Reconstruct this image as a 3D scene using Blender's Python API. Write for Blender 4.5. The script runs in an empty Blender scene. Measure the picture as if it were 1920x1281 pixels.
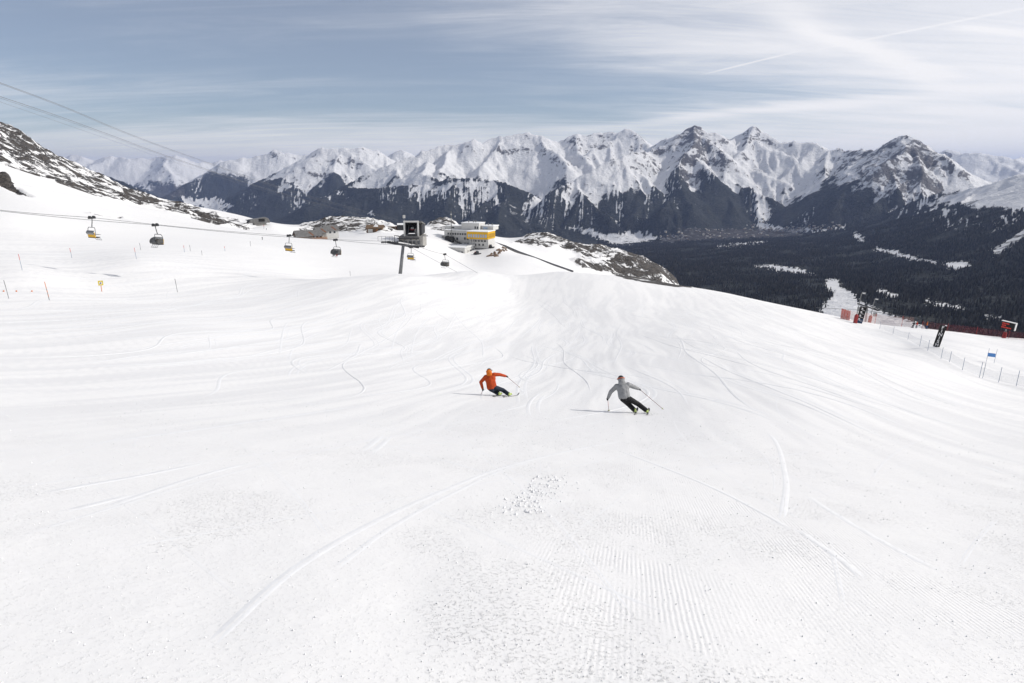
import bpy, bmesh, math, random
import numpy as np
from mathutils import Vector, Matrix

random.seed(7)
RNG = np.random.default_rng(7)
R = math.radians
scene = bpy.context.scene
col = scene.collection

# ------------------------------------------------------------------ camera
PITCH = R(14.0)
FPX = 1280.0                                   # focal length in pixels of a 1920 wide frame
cam_d = bpy.data.cameras.new('camera')
cam_d.sensor_width = 36.0
cam_d.lens = 36.0 * FPX / 1920.0
cam_d.clip_start = 0.1
cam_d.clip_end = 120000.0
cam = bpy.data.objects.new('camera', cam_d)
cam.location = (0, 0, 0)
cam.rotation_euler = (math.pi / 2 - PITCH, 0, 0)
col.objects.link(cam)
scene.camera = cam

# ------------------------------------------------------------------ sun, sky, exposure
SUN_EL, SUN_AZ = R(35.0), R(86.0)              # azimuth clockwise from +Y (the view direction)
sdir = Vector((math.sin(SUN_AZ) * math.cos(SUN_EL), math.cos(SUN_AZ) * math.cos(SUN_EL), math.sin(SUN_EL)))
sun_d = bpy.data.lights.new('sun', 'SUN')
sun_d.energy = 4.2
sun_d.angle = R(0.53)
sun_d.color = (1.0, 0.955, 0.885)
sun = bpy.data.objects.new('sun', sun_d)
sun.rotation_euler = sdir.to_track_quat('Z', 'Y').to_euler()
col.objects.link(sun)

world = bpy.data.worlds.new('World')
scene.world = world
world.use_nodes = True
WN, WL = world.node_tree.nodes, world.node_tree.links
WN.clear()


def ray0(px, py):
    u = (px - 960.0) / FPX; v = (640.5 - py) / FPX
    return u, math.cos(PITCH) + v * math.sin(PITCH), -math.sin(PITCH) + v * math.cos(PITCH)


def build_sky():
    N, L = WN, WL
    out = N.new('ShaderNodeOutputWorld')
    bg = N.new('ShaderNodeBackground')
    bg.inputs['Strength'].default_value = 0.105
    sky = N.new('ShaderNodeTexSky')
    sky.sky_type = 'NISHITA'
    sky.sun_disc = False
    sky.sun_elevation = SUN_EL
    sky.sun_rotation = SUN_AZ
    sky.altitude = 2500
    sky.air_density = 1.0
    sky.dust_density = 0.6
    sky.ozone_density = 2.4
    tc = N.new('ShaderNodeTexCoord')
    sep = N.new('ShaderNodeSeparateXYZ')
    L.new(tc.outputs['Generated'], sep.inputs[0])

    def math_(op, a, b=None, clamp=False):
        n = N.new('ShaderNodeMath'); n.operation = op; n.use_clamp = clamp
        for i, v in enumerate((a, b)):
            if v is None: continue
            if isinstance(v, (int, float)): n.inputs[i].default_value = v
            else: L.new(v, n.inputs[i])
        return n.outputs[0]

    # cirrus sheet: the view direction projected on a high, level layer
    zz = math_('ADD', math_('MAXIMUM', sep.outputs[2], 0.0), 0.10)
    px = math_('DIVIDE', sep.outputs[0], zz)
    py = math_('DIVIDE', sep.outputs[1], zz)
    comb = N.new('ShaderNodeCombineXYZ')
    L.new(px, comb.inputs[0]); L.new(py, comb.inputs[1])

    def streak(rot, sx, sy, scale, detail, dist, rough=0.55, off=(0, 0, 0)):
        m = N.new('ShaderNodeMapping')
        m.inputs['Rotation'].default_value = (0, 0, R(rot))
        m.inputs['Scale'].default_value = (sx, sy, 1)
        m.inputs['Location'].default_value = off
        L.new(comb.outputs[0], m.inputs[0])
        n = N.new('ShaderNodeTexNoise')
        n.inputs['Scale'].default_value = scale
        n.inputs['Detail'].default_value = detail
        n.inputs['Roughness'].default_value = rough
        n.inputs['Distortion'].default_value = dist
        L.new(m.outputs[0], n.inputs['Vector'])
        return n.outputs[0]

    big = streak(-20, 0.30, 0.75, 0.62, 4, 0.7, 0.5, (3.1, 1.7, 0))
    mid = streak(-30, 0.30, 1.2, 1.2, 7, 1.2, 0.58, (0.4, 5.2, 0))
    fine = streak(-56, 0.42, 2.0, 1.7, 9, 0.9, 0.68, (1.4, 2.2, 0))
    # the veil thickens towards the sun, as seen in the photograph
    veil = N.new('ShaderNodeMapRange')
    veil.inputs[1].default_value = -0.75; veil.inputs[2].default_value = 0.75
    veil.inputs[3].default_value = -0.22; veil.inputs[4].default_value = 0.46
    L.new(sep.outputs[0], veil.inputs[0])
    s = math_('ADD', math_('MULTIPLY', big, 1.5), math_('ADD', math_('MULTIPLY', mid, 0.55), 0.175))
    s = math_('ADD', s, math_('MULTIPLY', math_('SUBTRACT', fine, 0.30), 0.85))
    s = math_('ADD', s, math_('ADD', veil.outputs[0], -1.08))
    # the long clear gap that crosses the sky and closes towards the sun
    gc = math_('ADD', math_('MULTIPLY', sep.outputs[0], -0.065), 0.112)
    gd = math_('DIVIDE', math_('SUBTRACT', sep.outputs[2], gc), 0.058)
    gap = math_('POWER', 2.718, math_('MULTIPLY', math_('MULTIPLY', gd, gd), -1.0))
    shut = N.new('ShaderNodeMapRange'); shut.interpolation_type = 'SMOOTHSTEP'
    shut.inputs[1].default_value = 0.10; shut.inputs[2].default_value = 0.62; shut.inputs[3].default_value = 0.54; shut.inputs[4].default_value = 0.0
    L.new(sep.outputs[0], shut.inputs[0])
    s = math_('SUBTRACT', s, math_('MULTIPLY', gap, shut.outputs[0]))
    # a thin sheet seen edge-on towards the horizon
    s = math_('ADD', s, math_('MULTIPLY', math_('POWER', 2.718, math_('MULTIPLY', sep.outputs[2], -13.0)), 0.86))
    # single wisps and old contrails of that layer
    def wisp(a, b, width, amp, rag):
        def pl(q):
            x, y, z = ray0(*q); l = math.sqrt(x * x + y * y + z * z); zz_ = max(z / l, 0) + 0.10
            return x / l / zz_, y / l / zz_
        (ax, ay), (bx, by) = pl(a), pl(b)
        dx, dy = bx - ax, by - ay; ln = math.hypot(dx, dy); dx /= ln; dy /= ln
        rx, ry = math_('SUBTRACT', px, ax), math_('SUBTRACT', py, ay)
        u = math_('DIVIDE', math_('ADD', math_('MULTIPLY', rx, dx), math_('MULTIPLY', ry, dy)), ln)
        v = math_('SUBTRACT', math_('MULTIPLY', ry, dx), math_('MULTIPLY', rx, dy))
        if rag: v = math_('ADD', v, math_('MULTIPLY', math_('SUBTRACT', mid, 0.5), rag))
        v = math_('DIVIDE', v, width)
        u = math_('MULTIPLY', math_('SUBTRACT', u, 0.5), 2.0)
        e = math_('ADD', math_('MULTIPLY', v, v), math_('POWER', math_('ABSOLUTE', u), 4.0))
        return math_('MULTIPLY', math_('POWER', 2.718, math_('MULTIPLY', e, -1.0)), amp)
    for w in (wisp((1480, 10), (1760, 160), 0.10, 0.42, 0.5), wisp((1330, 137), (1490, 98), 0.012, 0.35, 0.0), wisp((1560, 88), (1960, 8), 0.014, 0.22, 0.0),
              wisp((1100, 240), (1920, 165), 0.22, 0.42, 0.9), wisp((1680, 205), (1990, 215), 0.16, 0.35, 0.6), wisp((1800, 50), (1960, 70), 0.03, 0.4, 0.1)):
        s = math_('ADD', s, w)
    cover = N.new('ShaderNodeMapRange')
    cover.interpolation_type = 'SMOOTHSTEP'
    cover.inputs[1].default_value = -0.16; cover.inputs[2].default_value = 1.22
    cover.inputs[3].default_value = 0.17; cover.inputs[4].default_value = 0.95
    L.new(s, cover.inputs[0])
    mix = N.new('ShaderNodeMix'); mix.data_type = 'RGBA'
    L.new(cover.outputs[0], mix.inputs['Factor'])
    L.new(sky.outputs[0], mix.inputs['A'])
    mix.inputs['B'].default_value = (13.0, 12.8, 12.9, 1)
    L.new(mix.outputs['Result'], bg.inputs['Color'])
    L.new(bg.outputs[0], out.inputs[0])


build_sky()
scene.view_settings.view_transform = 'Standard'
scene.view_settings.look = 'None'
scene.view_settings.gamma = 1.0
scene.view_settings.exposure = -0.42
scene.render.engine = 'CYCLES'
scene.cycles.use_denoising = True
scene.cycles.max_bounces = 3
scene.cycles.diffuse_bounces = 1
scene.cycles.volume_bounces = 0
scene.cycles.transparent_max_bounces = 8

# ------------------------------------------------------------------ projection helpers
CP, SP = math.cos(PITCH), math.sin(PITCH)


def ray(px, py):
    u = (px - 960.0) / FPX; v = (640.5 - py) / FPX
    return u, CP + v * SP, -SP + v * CP


def at(px, py, r):
    """the point of the place seen at a pixel of the photograph, r metres away on the map"""
    x, y, z = ray(px, py)
    k = r / math.hypot(x, y)
    return Vector((x * k, y * k, z * k))


def polar(px, py):
    x, y, z = ray(px, py)
    return math.atan2(x, y), z / math.hypot(x, y)


def project(X, Y, Z):
    d = np.maximum(Y * CP - Z * SP, 1e-3)
    return 960 + FPX * X / d, 640.5 - FPX * (Y * SP + Z * CP) / d


# ------------------------------------------------------------------ noise
def _hash(ix, iy, seed):
    h = (ix.astype(np.int64) * 374761393 + iy.astype(np.int64) * 668265263 + seed * 974711) & 0x7fffffff
    h = ((h ^ (h >> 13)) * 1274126177) & 0x7fffffff
    return ((h ^ (h >> 16)) & 0xffff) / 65535.0


def vnoise(x, y, seed=0):
    ix = np.floor(x); iy = np.floor(y)
    fx = x - ix; fy = y - iy
    fx = fx * fx * fx * (fx * (fx * 6 - 15) + 10); fy = fy * fy * fy * (fy * (fy * 6 - 15) + 10)
    a = _hash(ix, iy, seed); b = _hash(ix + 1, iy, seed)
    c = _hash(ix, iy + 1, seed); d = _hash(ix + 1, iy + 1, seed)
    return (a + (b - a) * fx) * (1 - fy) + (c + (d - c) * fx) * fy


def fbm(x, y, octs=4, seed=0, gain=0.5):
    s = 0; a = 1; t = 0
    for o in range(octs):
        s = s + a * vnoise(x, y, seed + o * 17); t += a
        x, y = (x * 0.8 - y * 0.6) * 2.03 + 11.3, (x * 0.6 + y * 0.8) * 2.03 + 4.7
        a *= gain
    return s / t


def ridged(x, y, octs=4, seed=0, gain=0.5):
    s = 0; a = 1; t = 0; w = 1
    for o in range(octs):
        n = 1 - np.abs(2 * vnoise(x, y, seed + o * 31) - 1)
        n = n * n
        s = s + a * n * w; t += a
        w = np.clip(n * 1.6, 0, 1)
        x, y = (x * 0.8 - y * 0.6) * 2.07 + 7.3, (x * 0.6 + y * 0.8) * 2.07 + 2.9
        a *= gain
    return s / t


def sstep(a, b, x):
    t = np.clip((x - a) / (b - a), 0, 1)
    return t * t * (3 - 2 * t)


def inpoly(px, py, poly):
    inside = np.zeros(px.shape, bool)
    n = len(poly)
    for i in range(n):
        x1, y1 = poly[i]; x2, y2 = poly[(i + 1) % n]
        if y1 == y2: continue
        c = ((y1 > py) != (y2 > py)) & (px < (x2 - x1) * (py - y1) / (y2 - y1) + x1)
        inside ^= c
    return inside


# ------------------------------------------------------------------ smooth terrain through control points
class TPS:
    KT = 3.0

    def __init__(self, pts, reg=1e-5):
        P = np.array(pts, float)
        self.c = np.stack([P[:, 0] * self.KT, P[:, 1]], 1)
        n = len(P)
        A = np.zeros((n + 3, n + 3))
        A[:n, :n] = self.phi(self.c[:, None, :] - self.c[None]) + reg * np.eye(n)
        A[:n, n] = 1; A[:n, n + 1:] = self.c
        A[n, :n] = 1; A[n + 1:, :n] = self.c.T
        b = np.zeros(n + 3); b[:n] = P[:, 2]
        self.w = np.linalg.solve(A, b)

    @staticmethod
    def phi(d):
        q = (d ** 2).sum(-1)
        return 0.5 * q * np.log(q + 1e-12)

    def __call__(self, th, lr):
        th = np.asarray(th, float); lr = np.asarray(lr, float)
        sh = th.shape
        p = np.stack([th.ravel() * self.KT, lr.ravel()], 1)
        out = np.empty(len(p)); n = len(self.c)
        for i in range(0, len(p), 20000):
            q = p[i:i + 20000]
            out[i:i + 20000] = self.phi(q[:, None, :] - self.c[None]) @ self.w[:n] + self.w[n] + q @ self.w[n + 1:]
        return out.reshape(sh)


def near_controls():
    P = []

    def c(px, py, r):
        th, t = polar(px, py); P.append((th, math.log(r), t))

    # the groomed slope round the camera: a plane, 1.9 m below the lens
    for r in (1.0, 2.2, 4.5, 9.0, 16.0):
        for d in (-64, -44, -27, -10, 10, 27, 44, 64):
            th = R(d)
            z = -1.9 - 0.295 * r * math.cos(th) - 0.06 * r * math.sin(th)
            P.append((th, math.log(r), z / r))
    c(1210, 776, 27); c(940, 744, 31.5)
    # piste profile up to its brow
    for px, py, r in ((480, 720, 34), (480, 640, 60), (100, 720, 31), (100, 640, 52), (1500, 760, 32), (1850, 800, 36),
                      (960, 680, 60), (960, 610, 105), (960, 556, 165), (700, 590, 95), (300, 600, 72),
                      (1250, 690, 52), (1300, 620, 95), (1250, 568, 160), (1500, 680, 62), (1500, 625, 115),
                      (1700, 700, 75), (1880, 722, 88), (1700, 648, 125), (1650, 618, 160), (1757, 651, 118), (1850, 684, 105),
                      (1888, 640, 158),
                      # brow
                      (-120, 576, 78), (0, 571, 85), (200, 556, 102), (330, 548, 114), (500, 535, 130), (640, 522, 142),
                      (745, 514, 152), (900, 508, 200), (1050, 510, 230), (1200, 522, 235), (1350, 548, 225), (1540, 588, 205),
                      (1620, 603, 190), (1720, 615, 178), (1800, 624, 172), (1920, 637, 168), (2080, 655, 165),
                      # behind the brow on the right it falls away
                      (900, 540, 270), (1050, 548, 300), (1200, 570, 320), (1350, 600, 310), (1540, 640, 290),
                      (1720, 670, 260), (1920, 690, 250), (2080, 700, 250),
                      (745, 524, 200), (620, 530, 190)):
        c(px, py, r)
    # the bowl on the left, its far side and the plateau with the huts
    for px, py, r in ((-120, 520, 112), (40, 506, 118), (137, 484, 165), (256, 487, 148), (0, 462, 185), (148, 527, 117), (400, 500, 165),
                      (520, 490, 230), (640, 482, 300), (450, 462, 270), (300, 442, 290), (120, 438, 250), (-120, 420, 250),
                      (0, 402, 270), (180, 402, 370), (320, 420, 430), (450, 432, 500), (-120, 360, 420), (0, 345, 430), (110, 372, 450),
                      (0, 318, 560), (100, 338, 600), (200, 372, 640), (330, 398, 680), (420, 420, 700),
                      (-120, 285, 560),
                      # rocky mountain on the left
                      (-160, 180, 1050), (-80, 205, 1050), (0, 233, 1050), (40, 250, 1050), (75, 278, 1050), (130, 302, 1060), (200, 336, 1080), (280, 370, 1100),
                      (350, 394, 1120), (420, 413, 1140), (455, 426, 1150),
                      (0, 275, 800), (80, 312, 820), (200, 355, 860), (300, 384, 880),
                      # plateau
                      (480, 426, 640), (512, 421, 660), (555, 440, 640), (560, 446, 520), (640, 445, 560), (705, 436, 570), (745, 431, 620),
                      (690, 470, 400), (775, 462, 480), (790, 492, 340), (830, 440, 600), (870, 482, 530), (905, 474, 545), (930, 461, 570), (850, 500, 400),
                      (935, 452, 640), (960, 472, 570), (1000, 484, 540), (1040, 500, 520), (1070, 510, 500), (950, 500, 430),
                      # knolls behind the huts
                      (570, 424, 860), (610, 411, 900), (650, 408, 900), (700, 414, 900), (740, 424, 880), (800, 424, 860), (830, 409, 880), (855, 420, 860),
                      (1000, 468, 690), (1080, 492, 690), (1160, 520, 690), (1230, 545, 690),
                      (965, 453, 780), (1000, 442, 800), (1035, 444, 800), (1065, 456, 800), (1100, 462, 800), (1150, 470, 800),
                      (1190, 480, 790), (1222, 493, 780), (1246, 510, 770), (1262, 530, 760), (1290, 575, 760)):
        c(px, py, r)
    # everything drops into the valley behind
    for px, d in ((-160, 300), (0, 330), (130, 380), (300, 440), (450, 500), (650, 540), (850, 560), (1050, 590), (1250, 640), (1500, 720), (1750, 760), (2080, 800)):
        c(px, d, 1500 if px < 200 else 1350)
    for px, d in ((1350, 690), (1540, 720), (1720, 740), (1920, 750), (2080, 760)):
        c(px, d, 600)
    return P


near = TPS(near_controls())


def near_t(th, lr):
    t = near(np.clip(th, R(-66), R(66)), lr)
    r = np.exp(lr)
    plane = (-1.9 - 0.295 * r * np.cos(th)) / r
    w = sstep(R(56), R(82), np.abs(th))
    return t * (1 - w) + plane * w


def relief(X, Y, r):
    """soft piste undulation"""
    a = 0.05 * (fbm(X / 7, Y / 11, 3, 3) - 0.5) * sstep(4, 12, r)
    b = 0.55 * (fbm(X / 26, Y / 34, 3, 5) - 0.5) * sstep(18, 60, r)
    c = 1.6 * (fbm(X / 90, Y / 90, 3, 9) - 0.5) * sstep(230, 420, r)
    return a + b + c


# ------------------------------------------------------------------ material helpers
class Mat:
    def __init__(self, name):
        self.m = bpy.data.materials.new(name)
        self.m.use_nodes = True
        self.N = self.m.node_tree.nodes; self.L = self.m.node_tree.links
        self.b = self.N['Principled BSDF']

    def new(self, t, **kw):
        n = self.N.new(t)
        for k, v in kw.items(): setattr(n, k, v)
        return n

    def val(self, sock, v):
        if isinstance(v, bpy.types.NodeSocket): self.L.new(v, sock)
        else: sock.default_value = v

    def math(self, op, a, b=0.0, clamp=False):
        n = self.new('ShaderNodeMath', operation=op, use_clamp=clamp)
        self.val(n.inputs[0], a); self.val(n.inputs[1], b)
        return n.outputs[0]

    def coord(self, kind='Object'):
        return self.new('ShaderNodeTexCoord').outputs[kind]

    def mapping(self, vec, rot=0, scale=(1, 1, 1)):
        n = self.new('ShaderNodeMapping')
        self.L.new(vec, n.inputs[0])
        n.inputs['Rotation'].default_value = (0, 0, rot); n.inputs['Scale'].default_value = scale
        return n.outputs[0]

    def noise(self, vec, scale, detail=4, rough=0.5, dist=0.0):
        n = self.new('ShaderNodeTexNoise')
        self.L.new(vec, n.inputs['Vector'])
        n.inputs['Scale'].default_value = scale; n.inputs['Detail'].default_value = detail
        n.inputs['Roughness'].default_value = rough; n.inputs['Distortion'].default_value = dist
        return n.outputs[0]

    def rng(self, v, a, b, c=0.0, d=1.0, smooth=True):
        n = self.new('ShaderNodeMapRange')
        if smooth: n.interpolation_type = 'SMOOTHSTEP'
        self.val(n.inputs[0], v)
        for i, q in enumerate((a, b, c, d)): n.inputs[i + 1].default_value = q
        return n.outputs[0]

    def mix(self, f, a, b):
        n = self.new('ShaderNodeMix', data_type='RGBA')
        self.val(n.inputs['Factor'], f)
        for s, v in (('A', a), ('B', b)):
            self.val(n.inputs[s], v if isinstance(v, bpy.types.NodeSocket) else tuple(v) + (1,) * (4 - len(v)))
        return n.outputs['Result']

    def attr(self, name):
        n = self.new('ShaderNodeAttribute'); n.attribute_name = name
        return n.outputs

    def bump(self, h, strength, dist, prev=None):
        n = self.new('ShaderNodeBump')
        n.inputs['Strength'].default_value = strength; n.inputs['Distance'].default_value = dist
        self.L.new(h, n.inputs['Height'])
        if prev is not None: self.L.new(prev, n.inputs['Normal'])
        return n.outputs[0]

    def done(self, color=None, rough=0.8, normal=None, metal=0.0, spec=None):
        if color is not None: self.val(self.b.inputs['Base Color'], color if isinstance(color, bpy.types.NodeSocket) else tuple(color) + (1,) * (4 - len(color)))
        self.val(self.b.inputs['Roughness'], rough)
        self.b.inputs['Metallic'].default_value = metal
        if spec is not None: self.b.inputs['Specular IOR Level'].default_value = spec
        if normal is not None: self.L.new(normal, self.b.inputs['Normal'])
        return self.m


def mat_snow():
    M = Mat('groomed_snow')
    P = M.coord('Object')
    at_ = M.attr('cover')
    sep = M.new('ShaderNodeSeparateColor'); M.L.new(at_['Color'], sep.inputs[0])
    rock_a, cord_a, fan = sep.outputs[0], sep.outputs[1], sep.outputs[2]
    tone = at_['Alpha']
    n_mid = M.noise(P, 2.2, 3, 0.6)
    # scraped hard snow and loose snow
    snow = M.mix(tone, (0.80, 0.798, 0.80), (0.888, 0.882, 0.874))
    # bare rock where the wind has taken the snow
    rn = M.noise(P, 0.052, 7, 0.75, 0.5)
    rmask = M.rng(M.math('ADD', rn, M.math('MULTIPLY', rock_a, 0.5)), 0.76, 0.81)
    rmask = M.math('MULTIPLY', rmask, M.rng(rock_a, 0.02, 0.1))
    rc = M.mix(M.rng(M.noise(P, 0.4, 3, 0.7), 0.3, 0.7), (0.035, 0.033, 0.032), (0.135, 0.118, 0.104))
    colr = M.mix(rmask, snow, rc)
    # corduroy left by the groomer
    cx = M.mapping(P, R(10.5), (1, 1, 1))
    s = M.new('ShaderNodeSeparateXYZ'); M.L.new(cx, s.inputs[0])
    wave = M.math('SINE', M.math('MULTIPLY', M.math('ADD', s.outputs[0], M.math('MULTIPLY', n_mid, 0.03)), 2 * math.pi / 0.042))
    cord = M.math('MULTIPLY', wave, cord_a)
    g1 = M.rng(M.noise(P, 26.0, 4, 0.68), 0.50, 0.82)
    grain = M.math('MULTIPLY', g1, fan)
    h = M.math('ADD', M.math('MULTIPLY', cord, 0.0011), M.math('MULTIPLY', grain, 0.010))
    h = M.math('ADD', h, M.math('MULTIPLY', n_mid, 0.016))
    h = M.math('ADD', h, M.math('MULTIPLY', rmask, M.math('MULTIPLY', rn, 7.0)))
    return M.done(colr, 0.62, M.bump(h, 1.0, 1.0), spec=0.25)


def mat_mountain():
    M = Mat('alpine_ground')
    P = M.coord('Object')
    at_ = M.attr('cover')
    sep = M.new('ShaderNodeSeparateColor'); M.L.new(at_['Color'], sep.inputs[0])
    forest, rock, brown = sep.outputs
    n1 = M.noise(P, 0.004, 5, 0.66, 0.3)
    n2 = M.noise(P, 0.018, 5, 0.74)
    nn = M.math('ADD', M.math('MULTIPLY', n1, 0.55), M.math('MULTIPLY', n2, 0.45))
    snow = M.mix(M.rng(n2, 0.3, 0.7), (0.73, 0.735, 0.75), (0.83, 0.83, 0.835))
    rm = M.rng(M.math('ADD', nn, M.math('MULTIPLY', rock, 0.34)), 0.665, 0.72)
    rc = M.mix(M.rng(n2, 0.35, 0.65), (0.055, 0.055, 0.06), (0.17, 0.16, 0.155))
    c = M.mix(rm, snow, rc)
    fm = M.rng(M.math('ADD', forest, M.math('MULTIPLY', M.math('SUBTRACT', n2, 0.5), 1.5)), 0.34, 0.62)
    t1 = M.noise(P, 0.05, 3, 0.75)
    fc = M.mix(M.rng(t1, 0.35, 0.7), (0.016, 0.019, 0.018), (0.055, 0.058, 0.054))
    fc = M.mix(M.rng(t1, 0.66, 0.80), fc, (0.30, 0.30, 0.31))
    c = M.mix(fm, c, fc)
    bm = M.rng(M.math('ADD', M.math('MULTIPLY', brown, 0.6), M.math('MULTIPLY', t1, 0.6)), 0.62, 0.74)
    c = M.mix(M.math('MULTIPLY', bm, 0.85), c, M.mix(n2, (0.03, 0.028, 0.027), (0.09, 0.078, 0.07)))
    h = M.math('ADD', M.math('MULTIPLY', nn, 46.0), M.math('MULTIPLY', M.math('MULTIPLY', t1, fm), 13.0))
    return M.done(c, 0.85, M.bump(h, 1.0, 1.0), spec=0.1)


# ------------------------------------------------------------------ mesh helpers
def grid_mesh(name, X, Y, Z, wrap=False):
    nr, nc = X.shape
    co = np.stack([X, Y, Z], -1).reshape(-1, 3).astype(np.float32)
    i = np.arange(nr - 1)[:, None] * nc
    j = np.arange(nc if wrap else nc - 1)[None]
    j1 = (j + 1) % nc
    a = (i + j).ravel(); b = (i + j1).ravel(); c = (i + nc + j1).ravel(); d = (i + nc + j).ravel()
    F = np.stack([a, d, c, b], 1).astype(np.int32)
    me = bpy.data.meshes.new(name)
    me.vertices.add(len(co)); me.vertices.foreach_set('co', co.ravel())
    me.loops.add(F.size); me.loops.foreach_set('vertex_index', F.ravel())
    me.polygons.add(len(F))
    me.polygons.foreach_set('loop_start', np.arange(len(F), dtype=np.int32) * 4)
    me.polygons.foreach_set('loop_total', np.full(len(F), 4, np.int32))
    me.polygons.foreach_set('use_smooth', np.ones(len(F), bool))
    me.update(calc_edges=True)
    return me


def set_cover(me, a, b, c, d=None):
    at_ = me.color_attributes.new('cover', 'FLOAT_COLOR', 'POINT')
    v = np.stack([a.ravel(), b.ravel(), c.ravel(), np.ones(a.size) if d is None else d.ravel()], 1).astype(np.float32)
    at_.data.foreach_set('color', v.ravel())


def link(name, me, mat=None, parent=None, kind=None):
    o = bpy.data.objects.new(name, me)
    col.objects.link(o)
    if mat is not None: me.materials.append(mat)
    if parent is not None: o.parent = parent
    if kind: o['kind'] = kind
    return o


# ------------------------------------------------------------------ near snow
def build_near():
    th_d = np.linspace(R(-47), R(47), 620)
    th_l = np.linspace(R(-180), R(-47), 50)[:-1]
    th_r = np.linspace(R(47), R(180), 50)[1:-1]
    th = np.concatenate([th_l, th_d, th_r])
    r = np.concatenate([np.geomspace(0.8, 60, 250)[:-1], np.geomspace(60, 400, 170)[:-1], np.geomspace(400, 1150, 380)[:-1], np.geomspace(1150, 1500, 20)])
    TH, RR = np.meshgrid(th, r)
    # thin-plate surface on a coarser grid, then interpolated
    thc = np.concatenate([th_l[::3], np.linspace(R(-47), R(47), 180), th_r[::3], [R(180)]])
    lrc = np.linspace(math.log(0.8), math.log(1500), 240)
    A, B = np.meshgrid(thc, lrc)
    T = near_t(A, B)
    T1 = np.stack([np.interp(th, thc, row) for row in T])
    lr = np.log(r)
    k = np.clip(np.searchsorted(lrc, lr) - 1, 0, len(lrc) - 2)
    f = ((lr - lrc[k]) / (lrc[k + 1] - lrc[k]))[:, None]
    T2 = T1[k] * (1 - f) + T1[k + 1] * f
    X = RR * np.sin(TH); Y = RR * np.cos(TH)
    Z = T2 * RR + relief(X, Y, RR)
    px, py = project(X, Y, Z)
    rock = np.zeros_like(X)
    # rocky mountain
    m = (RR > 560) & inpoly(px, py, [(-300, 60), (0, 215), (70, 262), (105, 282), (150, 300), (300, 368), (480, 425), (470, 432), (415, 424), (310, 396), (200, 374), (100, 340), (0, 306), (-300, 260)])
    band = np.zeros_like(X)
    band[m] = 0.53
    hi = m & inpoly(px, py, [(-300, 60), (0, 215), (70, 262), (150, 318), (80, 310), (0, 285), (-300, 230)])
    band[hi] = 0.62
    rock = np.maximum(rock, band)
    for poly, w in (([(-60, 322), (0, 328), (14, 336), (30, 350), (57, 366), (52, 370), (30, 362), (0, 345), (-60, 335)], 0.95),
                    ([(215, 372), (240, 350), (300, 378), (290, 388)], 0.62),
                    ([(350, 392), (430, 420), (420, 424), (345, 400)], 0.6),
                    ([(548, 434), (575, 414), (640, 398), (690, 404), (740, 416), (740, 436), (700, 436), (620, 436)], 0.52),
                    ([(800, 418), (830, 400), (862, 414), (850, 434), (806, 430)], 0.58),
                    ([(1035, 428), (1075, 440), (1095, 452), (1130, 456), (1190, 468), (1235, 480), (1295, 530), (1240, 545), (1150, 512), (1090, 505), (1068, 486), (1090, 480), (1050, 466), (960, 458), (990, 440)], 0.57),
                    ([(1195, 468), (1235, 480), (1300, 540), (1200, 535), (1120, 505), (1130, 490)], 0.66),
                    ([(165, 398), (235, 408), (235, 414), (165, 404)], 0.42)):
        q = (RR > 200) & inpoly(px, py, poly)
        rock[q] = np.maximum(rock[q], w)
    # soften
    for _ in range(2):
        rock[1:-1, 1:-1] = (rock[1:-1, 1:-1] * 2 + rock[:-2, 1:-1] + rock[2:, 1:-1] + rock[1:-1, :-2] + rock[1:-1, 2:]) / 6
    Z = Z + rock * ((ridged(X / 42, Y / 42, 5, 21, 0.6) - 0.35) * 12 + (ridged(X / 13, Y / 13, 4, 23, 0.6) - 0.35) * 4.5) * sstep(150, 500, RR)
    # long skied streaks down the fall line: relief and tone
    ca, sa = math.cos(R(7)), math.sin(R(7))
    U = X * ca - Y * sa + (fbm(X / 9, Y / 30, 2, 31) - 0.5) * 3.0; V = X * sa + Y * ca
    bend = (fbm(X / 60, Y / 60, 2, 33) - 0.5) * 5
    st = 0.55 * fbm((U + bend) / 1.7, V / 26, 4, 35, 0.6) + 0.45 * fbm((U + bend) / 0.55, V / 11, 3, 37, 0.6)
    onp = (1 - sstep(140, 300, RR))
    Z = Z + (st - 0.5) * 0.10 * sstep(14, 45, RR) * onp
    nearw = 1 - sstep(9, 26, RR)
    tone = (sstep(0.38, 0.60, st) * (1 - nearw) + nearw * (0.55 + 0.5 * fbm(X / .5, Y / .8, 3, 55))) * onp + (1 - onp) * (0.40 + 0.5 * fbm(X / 30, Y / 30, 3, 39))
    # groomer lanes that skiers have not yet scraped away
    lane = fbm((X * ca - Y * sa) / 2.2, V / 9.0, 4, 45, 0.62)
    spots = 0.0 * X
    for hx, hy, hr in ((1580, 940, 2.6), (1210, 1230, .55), (1370, 845, 3.0), (1130, 1090, .8), (1700, 1060, 1.4), (1480, 1030, 1.1), (860, 1150, .7), (1000, 1240, .45)):
        tq, tt = polar(hx, hy)
        rq = 1.9 / max(-tt - 0.295 * math.cos(tq) - 0.06 * math.sin(tq), .02)
        spots = spots + np.exp(-(((X - rq * math.sin(tq)) / hr) ** 2 + ((Y - rq * math.cos(tq)) / (hr * 1.8)) ** 2))
    cord = np.clip(0.35 * sstep(0.47, 0.66, lane) + spots, 0, 1) * (0.15 + 0.85 * sstep(.42, .60, fbm(X / .8, Y / 1.3, 4, 46, .6))) * sstep(-0.9, 0.35, (X - 0.12 * Y) / (1 + 0.25 * RR)) * (1 - sstep(26, 70, RR))
    fan = (1 - sstep(12, 50, RR)) * (0.42 + 0.75 * sstep(0.46, 0.66, fbm(X / 1.6, Y / 2.4, 4, 51, 0.6)))
    me = grid_mesh('snow_slope', X, Y, Z, wrap=True)
    set_cover(me, rock, cord, fan, tone)
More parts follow.
